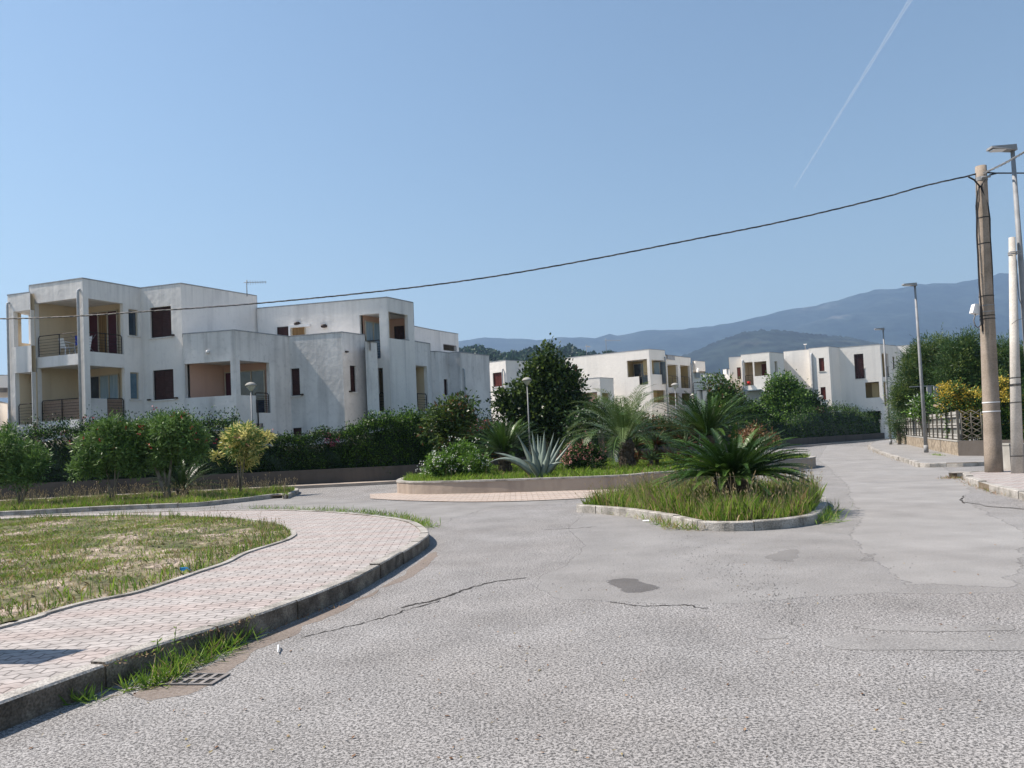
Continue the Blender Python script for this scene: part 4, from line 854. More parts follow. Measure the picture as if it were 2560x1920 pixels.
# ---- B2
B = Bld((12, 74), 'white block with olive balconies in the centre, behind the palm', 'wall2', 'ochre')
h1 = [(d7(258, 362), d7(312, 468)), (d7(898, 298), d7(1150, 476)), (d7(1045, 476), d7(1152, 582))]
def hh1(p):
    a = p.rect(*h1[0]); b = p.rect(*h1[1]); c = p.rect(*h1[2]); return [a, b, (c[0], b[1], c[2], b[2]+.001)]
h2 = [(d7(1197, 285), d7(1347, 465)), (d7(1217, 648), d7(1370, 800))]
pls = B.block([d7(150, 268), d7(1165, 160), d7(1355, 175)], 9.5, {0: hh1, 1: h2}, deep=1.15)
r_ = pls[0].rect(*h1[1]); c_ = pls[0].rect(*h1[2]); B.win(pls[0], pls[0].rect(*h1[0]), 'shutr', leaves=1)
B.room(pls[0], r_[0]-.1, pls[0].L-.3, c_[2], r_[3]+.02, 1.8, 4); B.rail(pls[0], c_[0], r_[1], c_[2], c_[2]+1.1)
pd = pls[0].off(1.75); B.glass(pd, (r_[0], r_[0]+1.6, c_[2], r_[3]-.2), ['glass', 'curtain'], -.05); B.glass(pd, (r_[0]+2.0, r_[0]+3.2, c_[2], r_[3]-.2), ['curtain', 'glass'], -.05)
for h in h2: r_ = pls[1].rect(*h); B.room(pls[1], r_[0]-.02, min(pls[1].L-.05, r_[1]+.1), r_[2], r_[3]+.02, 1.0, 4)
B.pipe(pls[1], pls[1].L-.1, 0, 8.8, .07)
h3 = [(d7(1385, 337), d7(1525, 622)), (d7(1540, 347), d7(1668, 630)), (d7(1403, 682), d7(1537, 830)), (d7(1560, 686), d7(1680, 830))]
pls = B.block([d7(1357, 230), d7(1665, 265)], 9.2, {0: h3}, deep=1.12)
for i, h in enumerate(h3):
    r_ = pls[0].rect(*h); B.room(pls[0], max(.04, r_[0]-.02), min(pls[0].L-.04, r_[1]+.02), r_[2], r_[3]+.02, 1.4, 4)
    if i < 2: B.rail(pls[0], r_[0], r_[1], r_[2], r_[2]+1.15, n=5)
B.pipe(pls[0], pls[0].L-.05, 0, 8.6, .07)
hl = [(d7(330, 688), d7(547, 800))]; hl2 = [(d7(600, 682), d7(700, 800))]
pls = B.block([d7(330, 524), d7(573, 503), d7(735, 512)], 6.5, {0: hl, 1: hl2}, deep=1.1)
for p_, h in ((pls[0], hl[0]), (pls[1], hl2[0])): r_ = p_.rect(*h); B.room(p_, max(.04, r_[0]), min(p_.L-.04, r_[1]), r_[2], r_[3]+.02, 1.2, 3)
B.done()
antenna(d7(655, 215), 73.5, 1.5, 'tall thin mast antenna on the central block roof', 1.5, az=.2)
antenna(d7(418, 235), 80, 1.15, 'cluster antenna left of the tall mast on the central roof', .8, az=1.)
# low parts between
B = Bld((22, 80), 'low white terrace building with box canopy between the two blocks', 'wall2', 'ochre')
B.block([d7(1690, 445), d7(1885, 450), d7(2075, 470)], 6.6, {}, deep=1.15)
B.block([d7(1688, 306), d7(1722, 300), d7(1838, 312)], 9.0, {}, z0=8.0, deep=1.03)
q1 = P(d7(1700, 560), 4.6); q2 = P(d7(1850, 556), 4.6); pr = Pl(q1, q2); B.rail(pr, 0, pr.L, 4.6-1.2, 4.6, n=7)
B.block([d7(1740, 662), d7(1860, 662)], 3.4, {}, deep=1.05)
mb = MB(); c_ = P(d7(1740, 390), 7.9); mb.tube([(c_.x, c_.y+1, 6.6), (c_.x+.4, c_.y+1, 8.0)], .12, 6); mb.build('post', M['wall2'], B.e)
B.done()
# ---- B3 left and right
B = Bld((25, 76), 'small white house with red shutters and a flower balcony behind the twin trees', 'wall2', 'cream')
pls = B.block([d8(100, 326), d8(232, 318)], 9.0, {0: [(d8(186, 436), d8(236, 563))]}, deep=1.12); B.win(pls[0], pls[0].rect(d8(186, 436), d8(236, 563)), 'shutr', leaves=1)
B.block([d8(33, 462), d8(104, 454)], 7.4, {}, deep=1.1)
hA = [(d8(266, 382), d8(374, 632)), (d8(374.5, 376), d8(520, 523))]
pls = B.block([d8(230, 299), d8(543, 268), d8(702, 284)], 9.0, {0: hA, 1: [(d8(603, 366), d8(641, 508))]}, deep=1.12)
a = pls[0].rect(*hA[0]); b = pls[0].rect(*hA[1]); B.room(pls[0], a[0]-.03, b[1]+.03, a[2], b[3]+.05, 1.6, 5); B.rail(pls[0], a[0], a[1], a[2], a[2]+1.0, n=5, mid=False)
B.glass(pls[0].off(1.55), (b[0]+.3, b[1]+.4, b[2]-.1, b[3]-.1), ['shutr', 'shutr'], -.05)
r_ = pls[1].rect(d8(603, 366), d8(641, 508)); B.room(pls[1], r_[0], r_[1], r_[2], r_[3], .6, 4)
B.pipe(pls[0], .15, 0, 8.4, .07)
mb = MB(); r_ = pls[0].rect(d8(305, 690), d8(470, 715)); pls[0].slab(mb, r_[0], r_[1], r_[3]-.08, r_[3], -.9, 0); mb.build('awning', M['curtain'], B.e)
p3 = pls[0]; B.done()
fp = empty('flower_pot', p3.pt(a[1]-.4, a[2], -.1), 'red flower pot hanging on the balcony of the small white house', 'flower pot')
mb = MB(); mb.lathe([(0, 0), (.12, 0), (.18, .28), (0, .28)], p3.pt(a[1]-.4, a[2]+.1, -.2), 10); mb.build('pot', mat('red_pot', [(.5, .02, .02), (.6, .04, .03)], 5), fp)
B = Bld((34, 80), 'long white block with narrow brown windows and diagonal shadows behind the far hedge', 'wall2', 'ochre')
B.block([d8(702, 263), d8(985, 237)], 9.8, {}, deep=1.1)
hA = [(d8(1090, 334), d8(1157, 475)), (d8(1110, 655), d8(1175, 792))]; hB = [(d8(1480, 291), d8(1600, 557)), (d8(1605, 602), d8(1768, 766)), (d8(1622, 924), d8(1782, 1010))]
hC = [(d8(1786, 277), d8(1876, 545)), (d8(1908, 315), d8(1937, 455)), (d8(1806, 597), d8(1862, 862))]
pls = B.block([d8(980, 229), d8(1200, 207), d8(1310, 219), d8(1768, 180), d8(1948, 201)], 9.8, {0: hA, 2: hB, 3: hC}, deep=1.12)
for h in hA: B.win(pls[0], pls[0].rect(*h), 'shutr', leaves=1)
r_ = pls[2].rect(*hB[0]); B.win(pls[2], r_, 'shutter', leaves=3); B.rail(pls[2], r_[0]+.9, r_[1], r_[2], r_[2]+1, o=.0, mid=False)
for h in hB[1:]: r_ = pls[2].rect(*h); B.room(pls[2], r_[0], r_[1], r_[2], r_[3], 1.5, 4)
r_ = pls[3].rect(*hC[0]); B.room(pls[3], r_[0], r_[1], r_[2], r_[3], 1.2, 4); B.rail(pls[3], r_[0]+.8, r_[1], r_[2], r_[2]+1.1, mid=False)
B.win(pls[3], pls[3].rect(*hC[1]), 'shutter', leaves=1); r_ = pls[3].rect(*hC[2]); B.room(pls[3], r_[0], r_[1], r_[2], r_[3], 1.2, 4)
B.pipe(pls[0], .25, 0, 9.2, .1)
pls = B.block([d8(1948, 202), d8(2212, 180), d8(2330, 190)], 9.8, {0: [(d8(2055, 285), d8(2150, 345))]}, deep=1.1)
r_ = pls[0].rect(d8(2055, 285), d8(2150, 345)); B.room(pls[0], r_[0], r_[1], r_[2], r_[3], 1.2, 4)
B.done()
mb = MB(); q = PY(d8(945, 236), 84); e = empty('satellite_dish', tuple(q), 'small white dish on the roof edge of the long white block', 'dish'); mb.tube([q, q+Vector((0, 0, .5))], .05, 6); mb.build('mast', M['galv'], e)
mb = MB(); mb.lathe([(0, -.05), (.12, .0), (.2, .08)], q+Vector((0, 0, .5)), 12); o = mb.build('dish', M['white'], e)
# ---- far left house
B = Bld((-32, 47), 'pale low house with sloping grey roof at the far left edge', 'wall2')
B.block([(-40, 1001), (19, 1010)], 4.4, {}, deep=1.1, pts=None)
B.block([(-80, 938), (27, 939)], 7.4, {}, z0=6.6, deep=1.15)
B.done()
# ================================================================== RIGHT SIDE: pavements, walls, fence
rp = [P(q, .15) for q in (c6(1350, 1238), c6(1000, 1250), c6(790, 1252), c6(700, 1227), c6(500, 1168), c6(395, 1127), c6(370, 1100), c6(420, 1072), c6(560, 1055))]
rp = [Vector((21, 27.5)), *rp]; rps = smooth(rp, 5)
mb = MB(); rin = offset(rps, -.16, False); stones(rps[::-1], .16, -.05, .15, [M['kerb'], M['kerb']], 1., False, .02, .008)
mb = MB(); mb.poly([tuple(p) for p in rin]+[(40, 80), (60, 80), (60, 27)], .142); struct(mb.build('pavement', M['asph2']))
rq = [P(q, .15) for q in (c6(1900, 1600), c6(1660, 1502), c6(1400, 1440), c6(1220, 1385), c6(1150, 1342), c6(1180, 1325), c6(1300, 1318))]+[Vector((22, 23.6))]
rq = smooth(rq, 5); mb = MB(); rin2 = offset(rq, -.16, False); stones(rq[::-1], .16, -.05, .15, [M['kerb'], M['kerb']], 1., False, .02, .008)
mb = MB(); mb.poly([tuple(p) for p in rin2]+[(40, 22), (30, 8), (16, 8)], .142); struct(mb.build('pavement', M['paver']))
patch('road', [c6(1165, 1520), c6(1250, 1500), c6(1500, 1540), (2600, 1255), (2600, 1330), c6(1700, 1640), c6(1400, 1620), c6(1160, 1580)], 'asph', .012, .02, 6)
# stone wall + fence along the road, plain wall to the right
F0 = P(c6(1118, 1222)); F1 = P(c6(603, 1096)); wd = (F1-F0).normalized(); wn = Vector((wd.y, -wd.x)); WL = (F1-F0).length; WT = .70
e = empty('stone_wall', (F0.x, F0.y, 0), 'low stone-clad wall under the slatted fence by the far pavement', 'wall')
mb = MB(); mb.hexa([(*(F0+wd*a+wn*b), z) for z in (.0, WT) for a, b in ((0, 0), (0, .25), (WL, .25), (WL, 0))]); mb.build('wall', M['stone'], e)
mb = MB(); mb.hexa([(*(F0+wd*a+wn*b), z) for z in (WT+.0, WT+.05) for a, b in ((-.02, -.02), (-.02, .27), (WL, .27), (WL, -.02))]); mb.build('cap', M['slat'], e)
e = empty('slatted_fence', (F0.x, F0.y, WT), 'long grey concrete slat fence standing on the stone wall', 'fence')
ft = 1.93; npst = 19; mb = MB()
mb.hexa([(*(F0+wd*a+wn*b), z) for z in (WT+.06, ft-.06) for a, b in ((.05, .15), (.05, .17), (WL, .17), (WL, .15))]); mb.build('backing', M['mesh'], e)
mb = MB()
for z0, z1 in ((.80, .9), (.93, 1.0), (1.26, 1.33), (1.37, 1.45), (1.7, 1.77), (1.8, 1.92)): mb.hexa([(*(F0+wd*a+wn*b), z) for z in (z0, z1) for a, b in ((.06, .08), (.06, .14), (WL, .14), (WL, .08))])
mb.build('slats', M['slat'], e)
for i in range(npst+1):
    a = WL*i/npst; mb = MB(); w_ = .14 if i == 0 else .05; mb.hexa([(*(F0+wd*aa+wn*b), z) for z in (WT+.05, ft+.04) for aa, b in ((a, .02), (a, .10), (a+w_, .10), (a+w_, .02))]); mb.build('post', M['postd'], e)
G1 = P(c6(1350, 1224)); gd = (G1-F0).normalized(); gn = Vector((-gd.y, gd.x)); e = empty('garden_wall', (G1.x, G1.y, 0), 'plain grey rendered wall turning right at the fence corner behind the poles', 'wall')
gs = .0
mb = MB(); mb.hexa([(*(F0+gd*a+gn*b), z) for z in (0, WT+.04) for a, b in ((.0, -.0), (9, 0), (9, .2), (.02, .2))]); mb.build('wall', M['hwall'], e)
e = empty('lattice_screen', (F0.x, F0.y, WT), 'openwork lattice panel on the wall beside the yellow-flowering bush', 'lattice')
mb = MB(); lat = lambda a, z: (*(F0+gd*a+gn*.1), z)
for i in range(3): mb.tube([lat(.15+i*.45, WT+.04), lat(.15+i*.45, 1.85)], .025, 5)
for i in range(5):
    for j in range(2): z = WT+.1+i*.23; a = .15+j*.45; mb.tube([lat(a, z), lat(a+.45, z+.22)], .016, 4); mb.tube([lat(a+.45, z), lat(a, z+.22)], .016, 4)
mb.build('panel', M['postd'], e)
# post boxes behind the fence, tile roof edge
q = PY(c6(910, 835), 44); e = empty('letter_box_post', (q.x, q.y, 0), 'grey metal box on posts just behind the slatted fence', 'metal box')
for dx in (-.28, .12): mb = MB(); mb.box(q.x+dx, q.x+dx+.25, q.y, q.y+.1, 1.2, q.z+1.5); mb.build('panel', M['galv'], e)
mb = MB(); mb.box(q.x-1.2, q.x+1.8, q.y+.12, q.y+.16, q.z+1.52, q.z+1.57); mb.build('rail', M['galv'], e)
q = PY(c6(1000, 808), 36); q2 = PY(c6(1095, 785), 36); e = empty('tile_canopy', tuple(q), 'small terracotta tile canopy behind the fence corner', 'canopy')
mb = MB(); mb.hexa([q+Vector(v) for v in ((0, 0, -.06), (q2.x-q.x, 0, q2.z-q.z-.06), (q2.x-q.x, 1, q2.z-q.z+.2), (0, 1, .2), (0, 0, 0), (q2.x-q.x, 0, q2.z-q.z), (q2.x-q.x, 1, q2.z-q.z+.26), (0, 1, .26))]); mb.build('roof', M['tile'], e)
mb = MB(); mb.tube([(q.x+.6, q.y+.5, 0), (q.x+.6, q.y+.5, q.z+.1)], .06, 6); mb.build('post', M['bark'], e)
# ---- utility poles, cables
pb = P((2485, 1180), .14); UY = pb.y; top = PY((2452, 416), UY)
e = empty('utility_pole', (pb.x, pb.y, .14), 'tall tan concrete utility pole carrying the twisted cable', 'utility pole')
def onpole(z): t = (z-.14)/(top.z-.14); return Vector((pb.x+(top.x-pb.x)*t, UY, z)), .215+(.135-.215)*t
mb = MB(); zs = np.linspace(.0, top.z, 14); mb.tube([onpole(z)[0] for z in zs], [onpole(z)[1] for z in zs], 20); mb.build('shaft', M['concrete'], e)
for y_ in (655, 862, 1280, 1355, 1405, 1436, 1462):
    z = PY(c5(1350, y_), UY).z; c, r_ = onpole(z); mb = MB(); mb.tube([c-Vector((0, 0, .012)), c+Vector((0, 0, .012))], r_+.008, 20, caps=False); mb.build('band', M['cable' if y_ not in (1355, 1405) else 'galv'], e)
for y_ in (750, 825):
    z = PY(c6(1380, y_), UY).z; c, r_ = onpole(z); mb = MB(); mb.tube([c-Vector((0, 0, .015)), c+Vector((0, 0, .015))], r_+.009, 20, caps=False); mb.build('band', M['white'], e)
mb = MB(); c, r_ = onpole(top.z-.35); mb.tube([c+Vector((-.1, -r_-.02, 0)), c+Vector((.14, -r_-.02, .02))], .03, 6); mb.tube([c-Vector((0, 0, .05)), c+Vector((0, 0, .05))], r_+.012, 20, caps=False); mb.build('bracket', M['galv'], e)
for side, pts in ((-1, [(1215, 325), (1262, 350), (1305, 400), (1285, 470), (1278, 560), (1283, 660), (1283, 800), (1292, 950), (1297, 1075), (1303, 1200), (1312, 1290), (1330, 1560)]),
                  (1, [(1440, 297), (1385, 312), (1345, 350), (1315, 400), (1340, 470), (1372, 560), (1386, 660), (1388, 800), (1398, 950), (1405, 1075), (1408, 1200), (1415, 1400), (1420, 1500)])):
    mb = MB(); mb.tube([PY(c5(*q_), UY-.12) for q_ in pts], .022, 6); mb.build('cable', M['cable'], e)
mb = MB(); mb.tube([PY(c5(*q_), UY-.15) for q_ in ((1300, 400), (1300, 520), (1283, 640), (1285, 780))], .016, 6); mb.build('cable', M['cable'], e)
jb = [PY(c5(*q_), UY-.05) for q_ in ((1250, 1408), (1306, 1425), (1306, 1340), (1268, 1338))]
mb = MB(); mb.hexa([p+Vector((0, 0, 0)) for p in jb]+[p+Vector((0, .16, 0)) for p in jb]); jo = mb.build('junction_box', M['white'], e)
mb = MB(); mb.tube([PY(c5(*q_), UY-.03) for q_ in ((1270, 1420), (1258, 1470), (1268, 1510), (1290, 1530), (1312, 1510), (1320, 1460))], .016, 6); mb.build('cable_loop', M['cabg'], e)
# twisted overhead cable
wpx = [(0, 797), (160, 792), (347, 780), (648, 758), (960, 727), (1215, 694), (1470, 650), (1736, 598), (1960, 553), (2199, 496), (2310, 465), (2420, 440), (2448, 431)]
wpx = [(2*wpx[0][0]-wpx[2][0], 801)]+wpx
e = empty('overhead_cable', (top.x, UY, top.z-.3), 'twisted dark power cable sagging across the sky from the pole to the left', 'cable')
path = []
ax, ay = top.x, UY; bx, by = -22., 24.
for q_ in wpx:
    d = ray(q_); k = (ax*(by-ay)-ay*(bx-ax))/(d.x*(by-ay)-d.y*(bx-ax)); path.append(Vector((d.x*k, d.y*k, CH+d.z*k)))
# refine with a smooth curve
def cat3(pts, k):
    o_ = []
    for i in range(len(pts)-1):
        p0 = pts[max(0, i-1)]; p1 = pts[i]; p2 = pts[i+1]; p3 = pts[min(len(pts)-1, i+2)]
        for j in range(k): t = j/k; o_.append(.5*((2*p1)+(p2-p0)*t+(2*p0-5*p1+4*p2-p3)*t*t+(3*p1-p0-3*p2+p3)*t**3))
    return o_+[pts[-1]]
def twisted(path, label_parent, r=.010, a=.014, pitch=1.1, mats=('cable', 'cabg', 'cable'), k=26):
    pp = cat3(path, k); s = 0
    for c in range(3):
        s = 0; pts = []
        for i, p in enumerate(pp):
            if i: s += (p-pp[i-1]).length
            ph = 2*math.pi*s/pitch+c*2.094; pts.append(p+Vector((0, math.cos(ph), math.sin(ph)))*a)
        mb = MB(); mb.tube(pts, r, 5); mb.build('strand', M[mats[c]], label_parent)
twisted(path, e)
e = empty('overhead_cable', (top.x, UY, top.z-.3), 'light twisted cable rising from the pole to the upper right', 'cable')
twisted([PY(c5(1300, 300), UY), PY(c5(1350, 290), UY-.2), PY(c5(1500, 220), UY-1), PY(c5(1659, 130), UY-2), PY(c5(1900, -20), UY-4)], e, .012, .02, .5, ('cabg', 'galv', 'cabg'))
e = empty('overhead_cable', (top.x, UY, top.z-.3), 'black cable running level from the pole to the right edge', 'cable')
mb = MB(); mb.tube([PY(c5(1340, 290), UY-.1), PY(c5(1430, 296), UY-.1), PY(c5(1659, 296), UY+1), PY(c5(2100, 292), UY+3)], .02, 6); mb.build('strand', M['cable'], e)
# second pole
qb = P((2543, 1183), .14); qt = PY((2530, 594), qb.y)
e = empty('utility_pole', (qb.x, qb.y, .14), 'shorter pale concrete pole with wire bands at the right edge', 'utility pole')
mb = MB(); mb.tube([(qb.x, qb.y, 0), (qt.x, qt.y, qt.z)], [.145, .075], 16); mb.build('shaft', M['palecon'], e)
for y_ in (930, 945): z = PY(c5(1567, y_), qb.y).z; t = (z-.14)/(qt.z-.14); mb = MB(); c = Vector((qb.x+(qt.x-qb.x)*t, qb.y, z)); mb.tube([c-Vector((0, 0, .015)), c+Vector((0, 0, .015))], .1, 14, caps=False); mb.tube([c-Vector((.12, .1, 0)), c+Vector((.16, -.1, 0))], .015, 5); mb.build('bracket', M['galv'], e)
for y_ in (545, 600, 610, 750, 1195): z = PY(c6(1590, y_), qb.y).z; t = (z-.14)/(qt.z-.14); mb = MB(); c = Vector((qb.x+(qt.x-qb.x)*t, qb.y, z)); mb.tube([c-Vector((0, 0, .01)), c+Vector((0, 0, .01))], .15-.075*t+.006, 14, caps=False); mb.build('band', M['cable'], e)
mb = MB(); mb.tube([PY(c5(*q_), qb.y-.05) for q_ in ((1580, 935), (1600, 1000), (1605, 1150), (1620, 1300), (1650, 1370))], .01, 5); mb.tube([PY(c5(*q_), qb.y-.15) for q_ in ((1560, 1500), (1600, 1470), (1650, 1455))], .008, 5); mb.build('wire', M['cabg'], e)
for (xa, xb, lb) in ((1535, 1560, 'pale grey utility box just left of the shorter pole'), (1643, 1720, 'pale grey utility box just right of the shorter pole')):
    a = PY(c6(xa, 1090), qb.y+1.2); b = PY(c6(xb, 1310), qb.y+1.2); e = empty('utility_box', (a.x, a.y, .14), lb, 'utility box')
    x1 = b.x if xa > 1600 else b.x+.12
    mb = MB(); mb.box(a.x, x1, a.y, a.y+.4, .14, a.z-.05); mb.build('body', M['slat'], e); mb = MB(); mb.box(a.x-.02, x1+.02, a.y-.02, a.y+.42, a.z-.05, a.z); mb.build('lid', M['slat'], e)
# ---- street lamps
def streetlamp(base, h, leanx, label, armpx=None):
    e = empty('street_lamp', (0, 0, 0), label, 'street lamp', 'tall LED street lamps'); mb = MB()
    mb.tube([(0, 0, 0), (leanx*.5, 0, h*.5), (leanx, 0, h)], [.085, .07, .045], 12); mb.build('pole', M['galv'], e)
    mb = MB(); mb.tube([(0, 0, .02), (0, 0, .35)], .10, 12); mb.build('sleeve', M['galv'], e)
    mb = MB(); x = leanx; mb.hexa([(x-.56, -.13, h+.01), (x-.56, .13, h+.01), (x+.06, .1, h-.06), (x+.06, -.1, h-.06), (x-.56, -.1, h+.06), (x-.56, .1, h+.06), (x+.06, .08, h+.09), (x+.06, -.08, h+.09)][0:8]); hd = mb.build('lamp_head', M['galv'], e)
    mb = MB(); mb.box(x-.52, x-.2, -.09, .09, h-.035, h-.012); mb.build('lens', M['white'], hd); e.location = base; return e
L2b = P((2316, 1131), .15); z2 = PY((2287, 712), L2b.y).z
l2 = streetlamp((L2b.x, L2b.y, .14), z2-.14, PY((2287, 712), L2b.y).x-L2b.x, 'tall grey street lamp rising in front of the slatted fence')
L1b = P((2227, 1111), .15); z1 = PY((2205, 823), L1b.y).z
l1 = copy_tree(l2); l1['label'] = 'farthest street lamp at the bend before the long white block'; l1.location = (L1b.x, L1b.y, .14); sc = (z1-.14)/(z2-.14); l1.scale = (sc, sc, sc)
T3 = PY((2531, 372), 19.5); l3 = copy_tree(l2); l3['label'] = 'nearest street lamp with pale head above the utility poles at the right edge'; sc = (T3.z-.14)/(z2-.14); l3.scale = (sc, sc, sc); l3.location = (T3.x-(PY((2287, 712), L2b.y).x-L2b.x)*sc, 19.5, .14)
# ---- globe lamps
def globelamp(label):
    e = empty('garden_lamp', (0, 0, 0), label, 'garden lamp', 'mushroom-topped garden lamps'); h = 4.35
    mb = MB(); mb.tube([(0, 0, 0), (0, 0, h)], [.045, .03], 10); mb.build('pole', M['galv'], e)
    mb = MB(); mb.lathe([(.05, 0), (.07, .03), (.2, .2), (.205, .24), (.19, .245)], (0, 0, h), 18); mb.build('globe', mat('lamp_bowl', [(.35, .36, .28), (.5, .5, .42)], 4, rough=.2, spec=.6), e)
    mb = MB(); mb.lathe([(.20, .235), (.255, .245), (.25, .29), (.17, .37), (.07, .41), (0, .415)], (0, 0, h), 18); mb.build('cap', M['slat'], e); return e
gl = None
for (px, Y, lb) in (((627, 955), 34.2, 'garden lamp standing before the lower wing of the large left building'), ((1153, 977), 46, 'garden lamp rising behind the glossy magnolia'), ((1317, 943), 37.0, 'garden lamp in front of the dark broad-leaved tree'),
                    ((1687, 957), 54, 'garden lamp left of the pair before the central olive balconies'), ((1733, 984), 66, 'smaller garden lamp right of the central olive balconies'), ((1857, 990), 72, 'small garden lamp between the twin trees'), ((2052, 988), 73, 'garden lamp in front of the lower window of the long white block')):
    q = PY(px, Y)
    if gl is None: gl = globelamp(lb); o = gl
    else: o = copy_tree(gl); o['label'] = lb
    o.location = (q.x, q.y, 0); s_ = q.z/4.77; o.scale = (s_, s_, s_)
# ================================================================== PLANTS
def plant(name, p, label, cat, z=0, group=None): return empty(name, (p[0], p[1], z), label, cat, group)
def sc_(Y): return Y/FPX
# oleanders on the verge
SHR = 1.
def blobs_px(Y, L_, dyr=.9): # (cx, cy, rx, ry) px -> world ellipsoids
    out = []
    for (x, y, rx, ry) in L_: q = PY((x, y), Y); k = sc_(Y); out.append((q.x, q.y+random.uniform(-.3, .3), q.z, rx*k*SHR, rx*k*dyr*SHR, ry*k*SHR))
    return out
OM = [M['g_ole'], M['g_ole2'], M['g_mid']]
def stems_or_core(e, base, tops, r, z=.1, m='bark'):
    limbs = []
    for t in tops:
        b = Vector((base[0], base[1], z)); t = Vector(t); limbs.append([b+Vector((random.uniform(-.05, .05), 0, 0)), b.lerp(t, .35)+Vector((random.uniform(-.06, .06), 0, .05)), b.lerp(t, .7), t])
    trunk(e, (0, 0, z), limbs, r, m)
SHR = .84
Y = 25.5
e = plant('oleander_shrub', PY((55, 1200), Y), 'leafy green oleander without flowers at the left edge', 'shrub', .1)
bl = blobs_px(Y, [(20, 1120, 45, 48), (70, 1145, 52, 50), (100, 1165, 32, 38), (15, 1175, 62, 52), (75, 1190, 45, 25), (-40, 1130, 60, 60), (18, 1082, 24, 22)]); crown('foliage', e, bl, 9500, .16, .042, OM, [4, 3.4, 1.6], .15, 20)
b = PY((52, 1262), Y); stems_or_core(e, (b.x, Y), [PY((20, 1150), Y), PY((80, 1160), Y)], .05)
e = plant('oleander_shrub', PY((285, 1250), Y), 'oleander with red blossoms and twin thin trunks on the verge', 'shrub', .1)
bl = blobs_px(Y, [(235, 1115, 50, 48), (285, 1085, 55, 45), (305, 1130, 55, 48), (225, 1160, 42, 32), (190, 1180, 20, 18), (255, 1165, 50, 32), (330, 1160, 35, 26)]); crown('foliage', e, bl, 11000, .16, .042, OM, [4, 3.4, 1.6], .15, 20, flowers=(M['f_red'], 16, .05, 6, .45))
b = PY((280, 1240), Y); stems_or_core(e, (b.x, Y), [PY((262, 1150), Y), PY((290, 1150), Y), PY((300, 1170), Y)], .045)
e = plant('oleander_shrub', PY((415, 1220), Y), 'largest oleander with many red blossoms and pale leaning trunk', 'shrub', .1)
bl = blobs_px(Y, [(385, 1080, 60, 42), (440, 1070, 58, 42), (485, 1090, 45, 45), (350, 1120, 45, 40), (420, 1120, 60, 40), (495, 1130, 35, 38), (395, 1155, 45, 30), (330, 1090, 40, 35), (345, 1165, 30, 22)]); crown('foliage', e, bl, 15000, .16, .042, OM, [4, 3.4, 1.6], .15, 20, flowers=(M['f_red'], 38, .052, 6, .4))
b = PY((420, 1225), Y); stems_or_core(e, (b.x, Y), [PY((395, 1175), Y), PY((410, 1170), Y), PY((380, 1150), Y), PY((430, 1120), Y)], .07)
SHR = .9
Y = 27.
e = plant('variegated_shrub', PY((602, 1220), Y), 'pale yellow variegated shrub on a thin trunk at the verge end', 'shrub', .1)
bl = blobs_px(Y, [(575, 1090, 30, 24), (620, 1085, 38, 26), (640, 1110, 28, 26), (560, 1115, 22, 16), (600, 1125, 34, 26), (545, 1140, 18, 10), (610, 1155, 24, 18), (645, 1140, 14, 12), (665, 1090, 14, 10)])
crown('foliage', e, bl, 3600, .20, .05, [M['g_yel'], M['g_ole2'], M['g_ole']], [6, 2, 3], .09, 18, flowers=(M['f_pink'], 8, .05, 4, .4)); b = PY((602, 1222), Y); stems_or_core(e, (b.x, Y), [PY((590, 1140), Y), PY((612, 1140), Y), PY((600, 1120), Y)], .05)
SHR = 1.
# cycads / palms
def frond(V, mi, base, az, el, length, droop, ll, n, mats, wd=.02, vup=.35, fold=.5, twist=0, pinch=True):
    p = np.array(base, float); seg = length/n; a = el; dirh = np.array([math.cos(az), math.sin(az), 0]); side = np.array([-math.sin(az), math.cos(az), 0]); m = random.choice(mats); prev = p
    for i in range(n):
        t = i/n; a = el-droop*t*t*1.3-droop*.15*t; d = dirh*math.cos(a)+np.array([0, 0, math.sin(a)]); upv = -dirh*math.sin(a)+np.array([0, 0, math.cos(a)]); q = p+d*seg
        w = .010*(1-t*.7)*length; V.append([p-side*w, p+side*w, q+side*w, q-side*w]); mi.append(m)
        if t > .12:
            L_ = ll*min(1, (t-.05)*4, ((1-t)*2.2+.25) if pinch else 1)
            for s in (-1, 1):
                dd = side*s*.85+d*fold+upv*vup+rng.normal(size=3)*.07; dd /= np.linalg.norm(dd); tip = p+dd*L_*random.uniform(.85, 1.1); tip[2] -= L_*.06
                wv = d*wd; V.append([p-wv, p+dd*L_*.5-wv*.8, tip, p+dd*L_*.5+wv*.8]); mi.append(m)
        p = q
def rosette(name, e, c, nf, length, el0, el1, droop, ll, n, matl, wd=.02, vup=.35, fold=.5, azr=None, r0=.06, pw=1.):
    V = []; mi = []
    for i in range(nf):
        t = (i+.5)/nf; az = i*2.39996+random.uniform(-.2, .2) if azr is None else random.uniform(*azr); el = el0+(el1-el0)*t**pw+random.uniform(-.08, .08)
        frond(V, mi, (c[0]+r0*math.cos(az), c[1]+r0*math.sin(az), c[2]), az, el, length*random.uniform(.85, 1.08)*(1 if t < .8 else .9), droop*random.uniform(.7, 1.3), ll, n, range(len(matl)), wd, vup, fold)
    V = np.array(V); o = quadmesh(name, V, matl, mi, e); return o
